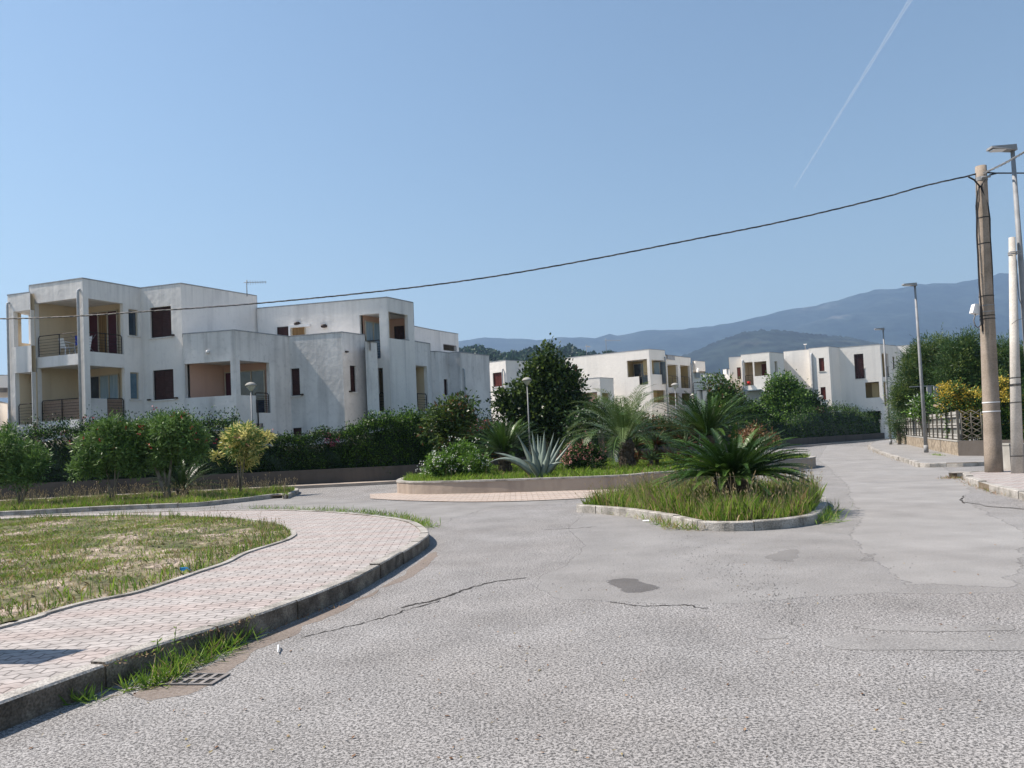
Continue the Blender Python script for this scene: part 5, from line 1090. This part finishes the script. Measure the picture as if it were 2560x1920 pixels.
def stump(e, c, z0, r, m='palmbark', name='trunk', bulge=1.2):
    mb = MB(); prof = []; n = 12; h = c[2]-z0
    for i in range(n+1): t = i/n; prof.append((r*(1+.12*math.sin(i*2.1))*(bulge if t < .3 else 1)*(1 if t < .97 else .5), h*t))
    mb.lathe(prof, (c[0], c[1], z0), 16)
    for i in range(int(60*h/.6)):                # leaf-base scales
        a = random.random()*6.28; z = z0+random.random()*h; rr = r*1.02; x, y = c[0]+rr*math.cos(a), c[1]+rr*math.sin(a); s = .05
        mb.face([(x-s*math.sin(a), y+s*math.cos(a), z), (x+s*math.sin(a), y-s*math.cos(a), z), (x+.07*math.cos(a), y+.07*math.sin(a), z+.09)])
    mb.build(name, M[m], e)
CM = [M['g_cyc'], M['g_cyc2'], M['g_cyc']]
# big cycad in the island
Yc = 13.9; c = PY((1830, 1190), Yc); e = plant('cycad', c, 'large dark cycad with wide crown standing in the tall grass of the traffic island', 'cycad', .1, 'cycads')
stump(e, c, .1, .30); rosette('fronds', e, (c.x, c.y, c.z), 140, 1.24, .08, 1.15, .42, .12, 74, CM, .0115, .42, .55, r0=.16, pw=1.7)
c = PY((1768, 1088), 28.5); e = plant('cycad', c, 'tall cycad with upright fronds behind the traffic island on the roundabout', 'cycad', RH, 'cycads')
stump(e, c, RH, .28); rosette('fronds', e, c, 100, 2.3, .10, 1.2, .5, .17, 66, CM, .016, .3, .5, r0=.12)
c = PY((1262, 1130), 27.5); e = plant('cycad', c, 'dark green cycad with fan of fronds behind the agave', 'cycad', RH, 'cycads')
stump(e, c, RH, .22); rosette('fronds', e, c, 90, 1.65, .1, 1.3, .5, .14, 56, CM, .014, .3, .5, r0=.1)
V = []; mi = []; frond(V, mi, (c.x-.1, c.y-.4, c.z-.1), math.pi+.3, .1, 1.1, .3, .14, 24, [0], .012); frond(V, mi, (c.x-.1, c.y-.4, c.z-.2), math.pi+.6, 0, 1.0, .3, .14, 24, [0], .012); quadmesh('dead_fronds', np.array(V), [M['g_brown']], mi, e)
c = PY((455, 1222), 26.3); e = plant('cycad', c, 'shaded cycad tucked behind the largest oleander', 'cycad', .1, 'cycads')
stump(e, c, .1, .2); rosette('fronds', e, c, 50, 1.35, .15, 1.3, .5, .17, 32, [M['g_cyc'], M['g_cyc'], M['g_cyc2']], .012, .3, .5, r0=.1)
# palm
c = PY((1562, 1100), 26.8); e = plant('palm_tree', c, 'short feather palm with thick scaly trunk and silvery arching fronds', 'palm', RH)
stump(e, Vector((c.x+.05, c.y, c.z)), RH, .27, bulge=1.15); rosette('fronds', e, c, 56, 2.6, .12, 1.45, .95, .42, 70, [M['g_palm'], M['g_palm'], M['g_palm'], M['g_palm2']], .012, .12, .75, r0=.1)
# agave
c = PY((1353, 1190), 23.6); c.z = RH; e = plant('agave', c, 'blue-grey agave with long pointed leaves at the front of the roundabout', 'agave', RH)
def agleaf(mb, base, tip, bend, w):
    base = Vector(base); tip = Vector(tip); ctl = base.lerp(tip, .5)+Vector(bend); n = 9; ax = (tip-base).normalized(); s = ax.cross(Vector((0, 1, 0))); s = s.normalized() if s.length > .3 else Vector((0, 0, 1)).cross(ax).normalized()
    s = (s+Vector((0, random.uniform(-.4, .4), 0))).normalized(); rings = []
    for i in range(n+1):
        t = i/n; p = base*(1-t)**2+ctl*2*t*(1-t)+tip*t*t; wt = w*(.75+1.0*t-1.72*t*t if t < .5 else .82*(1-t)**.85*1.35) if t < 1 else .004; wt = max(wt, .004)
        dn = s.cross(ax)*-1; rings.append([p-s*wt, p+dn*wt*.28, p+s*wt, p+dn*wt*.62])
    b = len(mb.v)
    for r_ in rings: mb.v += [tuple(x) for x in r_]
    for i in range(n):
        for k in range(4): mb.f.append((b+i*4+k, b+i*4+(k+1) % 4, b+(i+1)*4+(k+1) % 4, b+(i+1)*4+k)); mb.m.append(0); mb.sm.append(True)
for tx, ty, dy, bend in ((1289, 1081, -.2, (.12, 0, -.05)), (1300, 1100, .5, (0, 0, 0)), (1330, 1078, .1, (0, 0, 0)), (1344, 1085, .5, (0, 0, 0)), (1361, 1075, -.3, (.03, 0, 0)), (1385, 1081, .2, (0, 0, 0)), (1398, 1095, .6, (0, 0, 0)), (1414, 1093, -.2, (-.05, 0, -.05)), (1431, 1103, .1, (-.1, 0, -.1)),
                         (1223, 1156, -.1, (0, 0, .62)), (1236, 1132, .3, (.05, 0, .32)), (1408, 1157, -.3, (0, 0, .3)), (1392, 1150, .4, (0, 0, .3)), (1352, 1090, -.05, (-.02, 0, 0)), (1305, 1150, -.7, (0, 0, .3)), (1375, 1110, -.5, (.02, 0, 0)), (1326, 1105, -.5, (0, 0, .05))):
    mb = MB(); t = PY((tx, ty), c.y+dy); agleaf(mb, (c.x+(t.x-c.x)*.10, c.y+dy*.15, RH), t, bend, random.uniform(.10, .135)); mb.build('leaf', M['g_agave'], e)
# aloes behind the palm
for i, (px, Y, L_, lb) in enumerate((((1640, 1112), 27.5, .75, 'spiky aloe with rusty centre just right of the palm trunk'), ((1712, 1118), 27.2, .7, 'yellow-green aloe clump left of the traffic island cycad'), ((1628, 1150), 26.2, .5, 'small aloe at the foot of the palm'), ((1690, 1150), 26, .55, 'low grey-green aloe behind the island grass'), ((1590, 1115), 29, .6, 'dry-tipped aloe behind the palm trunk'))):
    c = PY(px, Y); e = plant('aloe', c, lb, 'aloe', RH, 'aloes behind the palm'); mb = MB()
    for k in range(26):
        az = k*2.4; el = random.uniform(.0, 1.3); l = L_*random.uniform(.7, 1.1); d = Vector((math.cos(az)*math.cos(el), math.sin(az)*math.cos(el), math.sin(el))); agleaf(mb, c+d*.03, c+d*l+Vector((0, 0, -.1*l)), (0, 0, .1*l), .045); 
        if random.random() < .3:
            for j in range(36): mb.m[-1-j] = 1
    mb.build('leaves', [M['g_palm2'], M['g_brown']], e)
    mb = MB(); mb.tube([(c.x, c.y, RH), (c.x, c.y, c.z)], .07, 8); mb.build('stem', M['palmbark'], e)
    V = leafquads(np.array([c])+rng.normal(size=(260, 3))*np.array([.12, .12, .05])-np.array([0, 0, .2]), np.tile([0, 0, -1.], (260, 1)), .3, .03, .5); quadmesh('dead_leaves', V, [M['g_brown'], M['g_ole']], pick(260, [3, 1]), e)
# shrubs on the roundabout
Y = 25.6
e = plant('flowering_shrub', PY((1135, 1190), Y), 'bright green shrub dotted with white flowers at the left of the roundabout', 'shrub', RH)
crown('foliage', e, blobs_px(Y, [(1100, 1165, 40, 30), (1140, 1150, 40, 38), (1180, 1160, 38, 34), (1120, 1178, 60, 18), (1160, 1130, 26, 22), (1205, 1168, 22, 22)]), 9000, .10, .055, [M['g_br'], M['g_ole'], M['g_mid']], [5, 3, 2], .15, 24, flowers=(M['f_white'], 95, .055, 5, .2), clip=RH)
stems_or_core(e, (PY((1140, 1190), Y).x, Y), [PY((1120, 1160), Y), PY((1150, 1150), Y), PY((1175, 1160), Y)], .03, RH)
Y = 26.2
e = plant('flowering_shrub', PY((1458, 1165), Y), 'rounded shrub with salmon pink blossoms right of the agave', 'shrub', RH)
crown('foliage', e, blobs_px(Y, [(1430, 1145, 30, 26), (1462, 1132, 30, 28), (1490, 1145, 26, 28), (1458, 1160, 48, 16)]), 7500, .08, .045, [M['g_mid'], M['g_dark'], M['g_ole']], [4, 3, 2], .13, 24, flowers=(M['f_pink'], 95, .05, 7, .3), clip=RH)
stems_or_core(e, (PY((1458, 1170), Y).x, Y), [PY((1440, 1150), Y), PY((1475, 1150), Y), PY((1458, 1140), Y)], .03, RH)
Y = 30
e = plant('magnolia_tree', PY((1130, 1150), Y), 'small magnolia with glossy brownish leaves above the white-flowered shrub', 'tree', RH)
crown('foliage', e, blobs_px(Y, [(1130, 1010, 28, 24), (1170, 1000, 18, 18), (1115, 1040, 38, 28), (1155, 1045, 36, 34), (1085, 1050, 26, 26), (1130, 1080, 42, 28), (1070, 1075, 20, 14), (1110, 1100, 26, 20)]), 3600, .19, .085, [M['g_fig'], M['g_fig2'], M['g_brown'], M['g_ole2']], [6, 2.6, .6, .5], .24, 12)
stems_or_core(e, (PY((1125, 1150), Y).x, Y), [PY((1110, 1060), Y), PY((1150, 1040), Y), PY((1130, 1020), Y)], .06, RH)
Y = 38.5
e = plant('broadleaf_tree', PY((1370, 1150), Y), 'large dark broad-leaved conical tree behind the garden lamp', 'tree')
crown('foliage', e, blobs_px(Y, [(1370, 885, 20, 26), (1355, 920, 34, 34), (1390, 930, 34, 36), (1335, 950, 36, 38), (1405, 970, 42, 40), (1365, 980, 50, 46), (1435, 960, 24, 32), (1310, 985, 38, 36), (1255, 1005, 24, 26), (1290, 1020, 40, 30), (1350, 1040, 60, 38), (1420, 1030, 46, 40), (1455, 1010, 24, 26), (1375, 1075, 50, 24)]), 15000, .21, .13, [M['g_fig'], M['g_fig2'], M['g_dark']], [5, 3, 2.5], .30, 18, shell=.33)
b = PY((1372, 1170), Y); trunk(e, (0, 0, 0), [[(b.x, Y, 0), (b.x-.1, Y, 1.5), (b.x, Y, 3.5), (b.x+.1, Y, 5.5)], [(b.x, Y, 1.2), (b.x-.8, Y, 2.4), (b.x-1.6, Y+.2, 3.4)], [(b.x, Y, 1.4), (b.x+.7, Y-.2, 2.6), (b.x+1.2, Y, 3.6)]], .14)
def far_tree(name, Y, L_, n, lb, mats, wts, leaf=(.2, .12), cl=.4, per=16, tx=None, cat='tree', droop=0, r=.14, group=None, rand=.9):
    bl = blobs_px(Y, L_); x = sum(b[0] for b in bl)/len(bl) if tx is None else PY((tx, 1060), Y).x
    e = empty(name, (x, Y, 0), lb, cat, group); crown('foliage', e, bl, n, leaf[0], leaf[1], mats, wts, cl, per, droop=droop, rand=rand)
    zt = max(b[2] for b in bl); lm = [[(x, Y, 0), (x+.1, Y, zt*.4), (x, Y, zt*.95)]]
    for b in bl[:6]: lm.append([(x, Y, zt*.25), ((x+b[0])/2, Y, (zt*.25+b[2])/2), (b[0], b[1], b[2])])
    trunk(e, (0, 0, 0), lm, r); return e
far_tree('leafy_tree', 61.5, [(1770, 965, 9, 26), (1795, 955, 9, 28), (1812, 962, 9, 26), (1838, 975, 10, 26), (1800, 1000, 38, 30), (1770, 1015, 32, 26), (1835, 1010, 28, 30), (1800, 1035, 50, 22), (1755, 1005, 14, 14)], 9000, 'olive green tree with upright shoots left of the twin trees', [M['g_ole'], M['g_fig2'], M['g_mid'], M['g_brown']], [4, 3, 3, .8], (.24, .14), .4)
far_tree('leafy_tree', 71.5, [(1930, 965, 14, 22), (1960, 960, 26, 28), (1985, 975, 22, 30), (1945, 990, 36, 34), (1990, 1000, 36, 34), (1925, 1010, 24, 24), (1965, 1025, 50, 26), (2010, 1030, 26, 18)], 11000, 'broad yellow-green tree in front of the small white house', [M['g_ole'], M['g_br'], M['g_mid'], M['g_fig2']], [4, 3, 3, 1], (.24, .14), .42)
far_tree('leafy_tree', 74, [(2025, 1000, 20, 22), (2010, 1020, 26, 26), (2040, 1025, 24, 20), (2000, 990, 14, 20)], 5000, 'small dark tree at the right shoulder of the yellow-green tree', [M['g_dark'], M['g_mid']], [3, 3], (.24, .14), .4)
far_tree('garden_bush', 64, [(1880, 1030, 34, 22), (1850, 1040, 26, 18), (1925, 1040, 36, 16)], 6000, 'bright green bush below the small garden lamp', [M['g_mid'], M['g_br'], M['g_dark']], [3, 2.5, 2], (.2, .12), .35, cat='bush')
far_tree('garden_bush', 34, [(1490, 1040, 40, 30), (1560, 1050, 40, 30), (1450, 1060, 40, 30)], 5000, 'dark bush mass behind the palm crown', [M['g_dark'], M['g_mid']], [3, 2], (.13, .07), .3, cat='bush')
far_tree('garden_bush', 33, [(1700, 1085, 36, 26), (1660, 1075, 30, 26), (1740, 1075, 30, 20), (1620, 1065, 30, 24)], 5000, 'reddish brown and green bush between palm and tall cycad', [M['g_mid'], M['g_brown'], M['g_dark']], [3, 1.5, 3], (.12, .05), .25, cat='bush')
# feathery trees on the right
TM = [M['g_tam'], M['g_tam2'], M['g_mid']]
far_tree('tamarisk_tree', 47, [(2335, 880, 50, 42), (2290, 920, 46, 46), (2265, 960, 34, 44), (2330, 950, 56, 48), (2295, 1000, 52, 40), (2250, 1010, 30, 38), (2350, 1000, 44, 36), (2310, 890, 36, 34), (2270, 1000, 40, 40)], 44000, 'feathery green tree leaning over the far end of the fence', TM, [5, 3, 1], (.22, .034), .33, 60, tx=2310, r=.2, rand=.7, group='feathery trees behind the fence')
far_tree('tamarisk_tree', 45, [(2420, 870, 50, 36), (2385, 920, 50, 46), (2440, 920, 44, 50), (2400, 970, 56, 46), (2450, 980, 44, 50)], 38000, 'tallest feathery tree directly behind the tan utility pole', TM, [5, 1.6, 2], (.22, .034), .33, 60, tx=2410, r=.2, rand=.7, group='feathery trees behind the fence')
far_tree('tamarisk_tree', 44, [(2520, 885, 50, 46), (2575, 900, 50, 50), (2500, 940, 50, 56), (2570, 960, 60, 60), (2510, 1000, 60, 50)], 32000, 'darker feathery tree at the right edge behind the short pole', TM, [5, 1, 3], (.22, .034), .33, 60, tx=2530, r=.2, rand=.7, group='feathery trees behind the fence')
far_tree('flowering_bush', 33.5, [(2415, 1005, 36, 30), (2385, 985, 34, 30), (2370, 1015, 26, 24), (2405, 1060, 28, 24), (2440, 1040, 40, 34), (2500, 985, 32, 40), (2520, 1040, 44, 44), (2465, 1070, 44, 30), (2420, 1062, 30, 24), (2570, 1020, 40, 50), (2540, 1085, 60, 34), (2400, 1085, 26, 20), (2440, 1085, 30, 26), (2500, 1090, 40, 26)], 24000, 'dense bush with yellow blossoms spilling over the wall behind the poles', [M['g_ole'], M['g_mid'], M['g_dark'], M['f_yel']], [4, 3.5, 1.5, .9], (.11, .06), .22, 26, cat='bush', tx=2480)
fb_ = [o for o in COL.objects if o.name.startswith('flowering_bush')][-1]
crown('blossom', fb_, blobs_px(33.2, [(2420, 988, 26, 10), (2400, 1005, 26, 9), (2380, 966, 24, 12), (2360, 985, 16, 10), (2440, 1025, 26, 14), (2400, 1040, 18, 12), (2505, 962, 28, 18), (2498, 990, 20, 12), (2440, 995, 18, 12)]), 2600, .09, .06, [M['f_yel'], M['g_tam2']], [3, 1], .16, 14)
far_tree('garden_bush', 41, [(2310, 1010, 26, 18), (2330, 1025, 22, 14), (2290, 1030, 18, 14)], 3500, 'round light green bush behind the middle of the fence', [M['g_br'], M['g_mid'], M['f_white']], [3, 3, .5], (.13, .08), .25, cat='bush')
far_tree('garden_bush', 52, [(2240, 1050, 20, 30), (2250, 1080, 18, 22)], 3500, 'wispy green bush at the far fence end beside the lamp', TM, [3, 1, 2], (.16, .03), .3, 40, cat='bush')
far_tree('garden_bush', 40, [(2415, 1035, 50, 26), (2350, 1040, 40, 20)], 4000, 'dark shrub filling the garden behind the near fence panels', [M['g_dark'], M['g_mid']], [3, 2], (.13, .07), .3, cat='bush')
# dry shrub with pale head behind island cycad
c = PY((1878, 1082), 24.5); e = plant('dry_shrub', c, 'rusty dry shrub with a pale stone ornament behind the island cycad', 'shrub', RH)
crown('foliage', e, blobs_px(24.5, [(1860, 1095, 22, 14), (1895, 1080, 16, 12), (1925, 1100, 22, 10)]), 1800, .11, .035, [M['g_brown'], M['debris'], M['g_ole']], [4, 3, 1], .14, 18); stems_or_core(e, (c.x, c.y), [PY((1865, 1095), c.y), PY((1900, 1085), c.y)], .03, RH)
# plant label sign
c = P((1541, 1165), RH); q = PY((1541, 1148), c.y); e = empty('garden_marker', (c.x, c.y, RH), 'small white tilted marker plate in the grass left of the palm', 'marker')
mb = MB(); mb.tube([(c.x+.03, c.y, RH), (q.x, q.y, q.z)], .012, 6); mb.build('stake', M['galv'], e); mb = MB(); mb.hexa([(q.x+x+z*-.2, q.y+y, q.z+z) for z in (-.11, .12) for x, y in ((-.06, -.01), (.06, -.01), (.06, .01), (-.06, .01))]); mb.build('plate', M['white'], e)
# weeds
def weeds(px, n, h, lab, z=0, spread=.1, mats=('gr_a', 'gr_b', 'gr_d'), wts=(4, 4, 1)):
    cs = [P(q, z) for q in px]; pts = []
    for _ in range(n):
        i = random.random()*(len(cs)-1); j = int(i); p = cs[j].lerp(cs[min(j+1, len(cs)-1)], i-j); pts.append((p.x+random.gauss(0, spread), p.y+random.gauss(0, spread), z))
    c = np.array(pts); V = leafquads(c, np.tile([0, 0, .7], (n, 1)), h, .011, .85); V[:, :, 2] = np.maximum(V[:, :, 2], z+.003); o = quadmesh('weeds', V, [M[m_] for m_ in mats], pick(n, wts)); return tag(o, lab, 'weeds', kind='stuff')
weeds([cb(800, 925), cb(960, 850), cb(1100, 790), cb(1240, 715)], 480, .17, 'green weeds sprouting from the foot of the dark kerb', 0, .07)
weeds([cb(650, 970), cb(800, 950), cb(900, 900)], 220, .12, 'sparse weeds beside the drain grate', 0, .05)
weeds([cb(370, 1040), cb(480, 1030)], 60, .10, 'tiny weed tuft at the kerb in the lower left', 0, .03)
weeds([cb(640, 975), cb(1290, 700), cb(1700, 545)], 260, .03, 'dead leaves and dirt in the gutter of the dark kerb', 0, .05, ('debris', 'gr_d', 'debris'), (3, 1, 2))
weeds([cb(1300, 600), cb(1200, 640), cb(760, 790), cb(560, 850)], 130, .03, 'moss tufts on the top of the kerb', kt, .03, ('gr_b', 'debris', 'gr_d'), (1, 3, 1))
weeds([cb(1250, 66), cb(1600, 74), cb(1850, 90), cb(2000, 110), cb(2100, 140), cb(2150, 165)], 1500, .16, 'grass growing in the joint behind the paved corner', 0, .10)
weeds([c9(230, 700), c9(400, 725), c9(560, 745), c9(800, 800), c9(900, 845), c9(1100, 850), c9(1160, 845)], 900, .16, 'dry and green grass along the kerb of the traffic island', 0, .08, wts=(3, 2, 4))
weeds([c9(2000, 810), c9(2050, 780), c9(2060, 700)], 400, .22, 'green tuft hanging over the right end of the island kerb', 0, .12)
weeds([c6(1000, 1385), c6(1150, 1375), c6(1250, 1430), c6(1400, 1480), c6(1560, 1525)], 900, .10, 'brown leaf litter and weeds along the right kerb', 0, .12, ('debris', 'gr_d', 'gr_b'), (5, 2, 1.5))
weeds([c6(360, 1110), c6(430, 1165), c6(520, 1190), c6(640, 1230), c6(700, 1245)], 600, .10, 'brown leaf litter along the far right kerb', 0, .15, ('debris', 'gr_d', 'gr_b'), (5, 2, 1))
weeds([c6(900, 1185), c6(980, 1195)], 120, .12, 'weeds at the foot of the stone wall', .142, .08)
k = 320; lx = rng.uniform(60, 2500, k); ly = rng.uniform(1290, 1900, k); pp_ = np.array([tuple(P((a_x, a_y), 0))+(.006,) for a_x, a_y in zip(lx, ly)]); V = leafquads(pp_, np.tile([0, 0, .0], (k, 1)), .035, .018, 1.); V[:, :, 2] = .006+np.abs(V[:, :, 2]-.006)*.25
ok_ = ~inpoly(pp_[:, 0], pp_[:, 1], [tuple(p) for p in outer]+[(-40, 20), (-40, -5)]) & ~inpoly(pp_[:, 0], pp_[:, 1], [tuple(p) for p in isl]); V = V[ok_]
tag(quadmesh('fallen_leaves', V, [M['debris'], M['g_brown'], M['gr_d']], pick(len(V), [3, 2, 2])), 'small dead leaves scattered over the road surface', 'fallen leaves', kind='stuff')
def weed_stalk(px, h, lb):
    q = P(px); e = empty('weed_stalk', (q.x, q.y, 0), lb, 'weed', 'weed stalks at the kerb'); mb = MB(); top_ = Vector((q.x+random.uniform(-.02, .06), q.y, h)); mb.tube([(q.x, q.y, 0), ((q.x+top_.x)/2-.01, q.y, h/2), top_], .003, 5); mb.build('stem', M['gr_b'], e)
    k = 22; t = rng.random((k, 1)); c = np.array([[q.x, q.y, 0]])*(1-t)+np.array([top_])*t; quadmesh('leaves', leafquads(c, np.tile([0, 0, .3], (k, 1)), .05, .012, 1.), [M['gr_a']], np.zeros(k, int), e)
weed_stalk(cb(790, 950), .30, 'pale upright weed stalk left of the drain grate'); weed_stalk(cb(870, 900), .33, 'leaning weed stalk just above the drain grate')
# ================================================================== HILLS
def ridge(name, prof, Dm, mt, depth, rough, left=None, right=None, jag=.0, foot=None):
    prof = list(prof); xs = np.array([p[0] for p in prof], float); ys = np.array([p[1] for p in prof], float)
    N_ = 420; px = np.linspace(xs[0], xs[-1], N_); py = np.interp(px, xs, ys)
    rows = 26; V = []; top_ = [PY((a, b), Dm) for a, b in zip(px, py)]
    nz = lambda x, y: sum(math.sin(x*f*1.3+i*1.7+2*math.sin(y*f*.9+i))*math.cos(y*f+i*2.1)/ (i+1) for i, f in enumerate((.0021, .005, .011, .024)))
    for j in range(-8, rows):
        t = max(0, j)/(rows-1); bk_ = -min(0, j)
        for i, p in enumerate(top_):
            y = p.y-depth*t+bk_*depth*.08; x = p.x*(1-.0*t); h = p.z
            fade = (1-t)**1.15 if bk_ == 0 else (1-bk_*.11)
            z = h*fade+rough*nz(x*400/Dm*2.5, y*400/Dm*2.5)*h*.22*min(1, 4*t)*(1-t)*1.2+ (random.gauss(0, jag) if bk_ <= 1 else 0)*h*(1-t)
            V.append((x, y, z if t < 1 else -2))
    R_ = rows+8; F = [(j*N_+i, j*N_+i+1, (j+1)*N_+i+1, (j+1)*N_+i) for j in range(R_-1) for i in range(N_-1)]
    me = D.meshes.new(name); me.from_pydata(V, [], [f[::-1] for f in F]); me.materials.append(mt); me.polygons.foreach_set('use_smooth', [True]*len(F)); return struct(link(name, me))
hm = mat('far_forest', [(.008, .014, .013), (.02, .028, .024), (.07, .066, .055)], .004, rough=1, fine=(.02, .7), pos=[.4, .62, .76])
hm2 = mat('near_forest', [(.012, .02, .009), (.03, .04, .016), (.14, .12, .06)], .02, rough=1, fine=(.25, .6), pos=[.35, .55, .72])
ridge('mountains', [(-2500, 1010), (-1500, 960), (-700, 985), (0, 990), (500, 930), (900, 880), (1146, 852), (1180, 848), (1215, 842), (1250, 847), (1300, 848), (1350, 850), (1400, 843), (1450, 845), (1485, 846), (1520, 836), (1556, 837), (1600, 829), (1632, 824), (1683, 826), (1751, 819), (1852, 803), (1967, 775), (2040, 765), (2090, 752), (2125, 740), (2150, 735), (2187, 724), (2234, 724), (2262, 718), (2300, 710), (2378, 708), (2444, 697), (2504, 684), (2560, 683), (2800, 660), (3400, 700), (4500, 760), (5200, 900)], 5200, hm, 2500, .8, jag=.004)
ridge('hill', [(1560, 925), (1640, 906), (1708, 889), (1740, 876), (1773, 861), (1819, 843), (1863, 829), (1930, 823), (1990, 829), (2044, 836), (2116, 842), (2171, 853), (2240, 868), (2400, 885), (2600, 900), (3000, 940), (3400, 1000)], 2600, hm, 1100, .9, jag=.006)
ridge('wooded_hill', [(300, 1000), (700, 930), (1000, 885), (1147, 874), (1190, 871), (1240, 880), (1262, 888), (1304, 880), (1350, 884), (1396, 876), (1422, 872), (1443, 880), (1470, 882), (1500, 886), (1560, 896), (1650, 915), (1800, 960), (2100, 1000)], 900, hm2, 450, .7, jag=.006)
# trees on the wooded hill crest (one far wood)
Vs = []
for _ in range(420):
    px = random.uniform(1000, 1600); t = random.random()**1.6; y0 = np.interp(px, [1000, 1147, 1190, 1240, 1262, 1304, 1396, 1422, 1443, 1500, 1600], [885, 876, 873, 882, 890, 882, 878, 874, 882, 888, 905]); q = PY((px, y0+1+t*36), 900-t*280)
    k = 60; s = random.uniform(2.2, 4.5)*random.choice((1, 1, 1.5)); u = unit(rng.normal(size=(k, 3))); c = np.array([[q.x, q.y, q.z+s*.3]])+u*np.array([s, s, s*.7])*rng.uniform(.5, 1, (k, 1)); Vs.append(leafquads(c, u+np.array([0, 0, .3]), s*.7, s*.55, .8))
V = np.concatenate(Vs); o = quadmesh('far_wood', V, [M['g_dark'], M['g_mid']], pick(len(V), [3, 1.5])); tag(o, 'distant dark wood covering the low hill behind the buildings', 'wood', kind='stuff')
q = PY((1521, 880), 600); e = empty('umbrella_pine', (q.x, q.y, 0), 'flat domed pine crown just above the central roof', 'tree')
crown('crown', e, [(q.x, q.y, q.z-1.2, 4.0, 4.0, 2.0)], 1500, 1.0, .5, [M['g_dark'], M['g_mid']], [2, 2], .8, 20); mb = MB(); mb.tube([(q.x, q.y, 0), (q.x, q.y, q.z-1)], .4, 8); mb.build('trunk', M['bark'], e)
# ================================================================== SKY, CONTRAIL, HAZE, SUN
def sky_at(p, z): d = ray(p); k = (z-CH)/d.z; return Vector((d.x*k, d.y*k, z))
a, b = sky_at((2300, -40), 3200), sky_at((1985, 470), 3200); mb = MB(); n = 40; pts = [a.lerp(b, i/n) for i in range(n+1)]
mb.tube(pts, [13*(.5+.6*(1-i/n))*(1+.15*math.sin(i*1.3)) for i in range(n+1)], 10)
cm = D.materials.new('contrail_ice'); cm.use_nodes = True; N = cm.node_tree.nodes; L = cm.node_tree.links; N.remove(N['Principled BSDF'])
tr = N.new('ShaderNodeBsdfTransparent'); df = N.new('ShaderNodeBsdfDiffuse'); df.inputs[0].default_value = (.9, .9, .9, 1); tl = N.new('ShaderNodeBsdfTranslucent'); tl.inputs[0].default_value = (.9, .9, .9, 1); ad = N.new('ShaderNodeMixShader'); ad.inputs[0].default_value = .5; L.new(df.outputs[0], ad.inputs[1]); L.new(tl.outputs[0], ad.inputs[2])
mx = N.new('ShaderNodeMixShader'); mx.inputs[0].default_value = .12; L.new(tr.outputs[0], mx.inputs[1]); L.new(ad.outputs[0], mx.inputs[2]); L.new(mx.outputs[0], N['Material Output'].inputs[0])
tag(mb.build('contrail', cm), 'thin white aircraft trail slanting down the upper right sky', 'contrail')
HAZE = 1.5e-4
if HAZE:
    mb = MB(); mb.box(-8000, 8000, -2000, 8000, -8, 1100); o = mb.build('haze', None) if False else None
    hz = D.materials.new('haze_air'); hz.use_nodes = True; N = hz.node_tree.nodes; L = hz.node_tree.links; N.remove(N['Principled BSDF']); pv = N.new('ShaderNodeVolumePrincipled')
    pv.inputs['Color'].default_value = (.42, .65, 1, 1); pv.inputs['Density'].default_value = HAZE; pv.inputs['Anisotropy'].default_value = .2; L.new(pv.outputs[0], N['Material Output'].inputs['Volume'])
    o = mb.build('haze', hz); tag(o, 'thin blue summer haze filling the air', 'haze', kind='stuff')
sdir = Vector((SUNAZ.x*math.cos(EL), SUNAZ.y*math.cos(EL), math.sin(EL)))
sl = D.lights.new('sun', 'SUN'); sl.energy = 4.8; sl.angle = R(.53); sl.color = (1, .905, .81); so = D.objects.new('sun', sl); COL.objects.link(so); so.rotation_euler = sdir.to_track_quat('Z', 'Y').to_euler()
w = D.worlds.new('World'); S.world = w; w.use_nodes = True; N = w.node_tree.nodes; L = w.node_tree.links
sk = N.new('ShaderNodeTexSky'); sk.sky_type = 'NISHITA'; sk.sun_disc = False; sk.sun_elevation = EL; sk.sun_rotation = math.atan2(SUNAZ.x, SUNAZ.y); sk.air_density = 1.5; sk.dust_density = .25; sk.ozone_density = 2.0; sk.altitude = 0
L.new(sk.outputs[0], N['Background'].inputs[0]); N['Background'].inputs[1].default_value = .065
S.view_settings.view_transform = 'Standard'; S.view_settings.look = 'None'; S.view_settings.exposure = .92; S.view_settings.gamma = 1
S.render.engine = 'CYCLES'; S.cycles.max_bounces = 6; S.cycles.volume_bounces = 0; S.cycles.transparent_max_bounces = 8; S.cycles.use_denoising = True
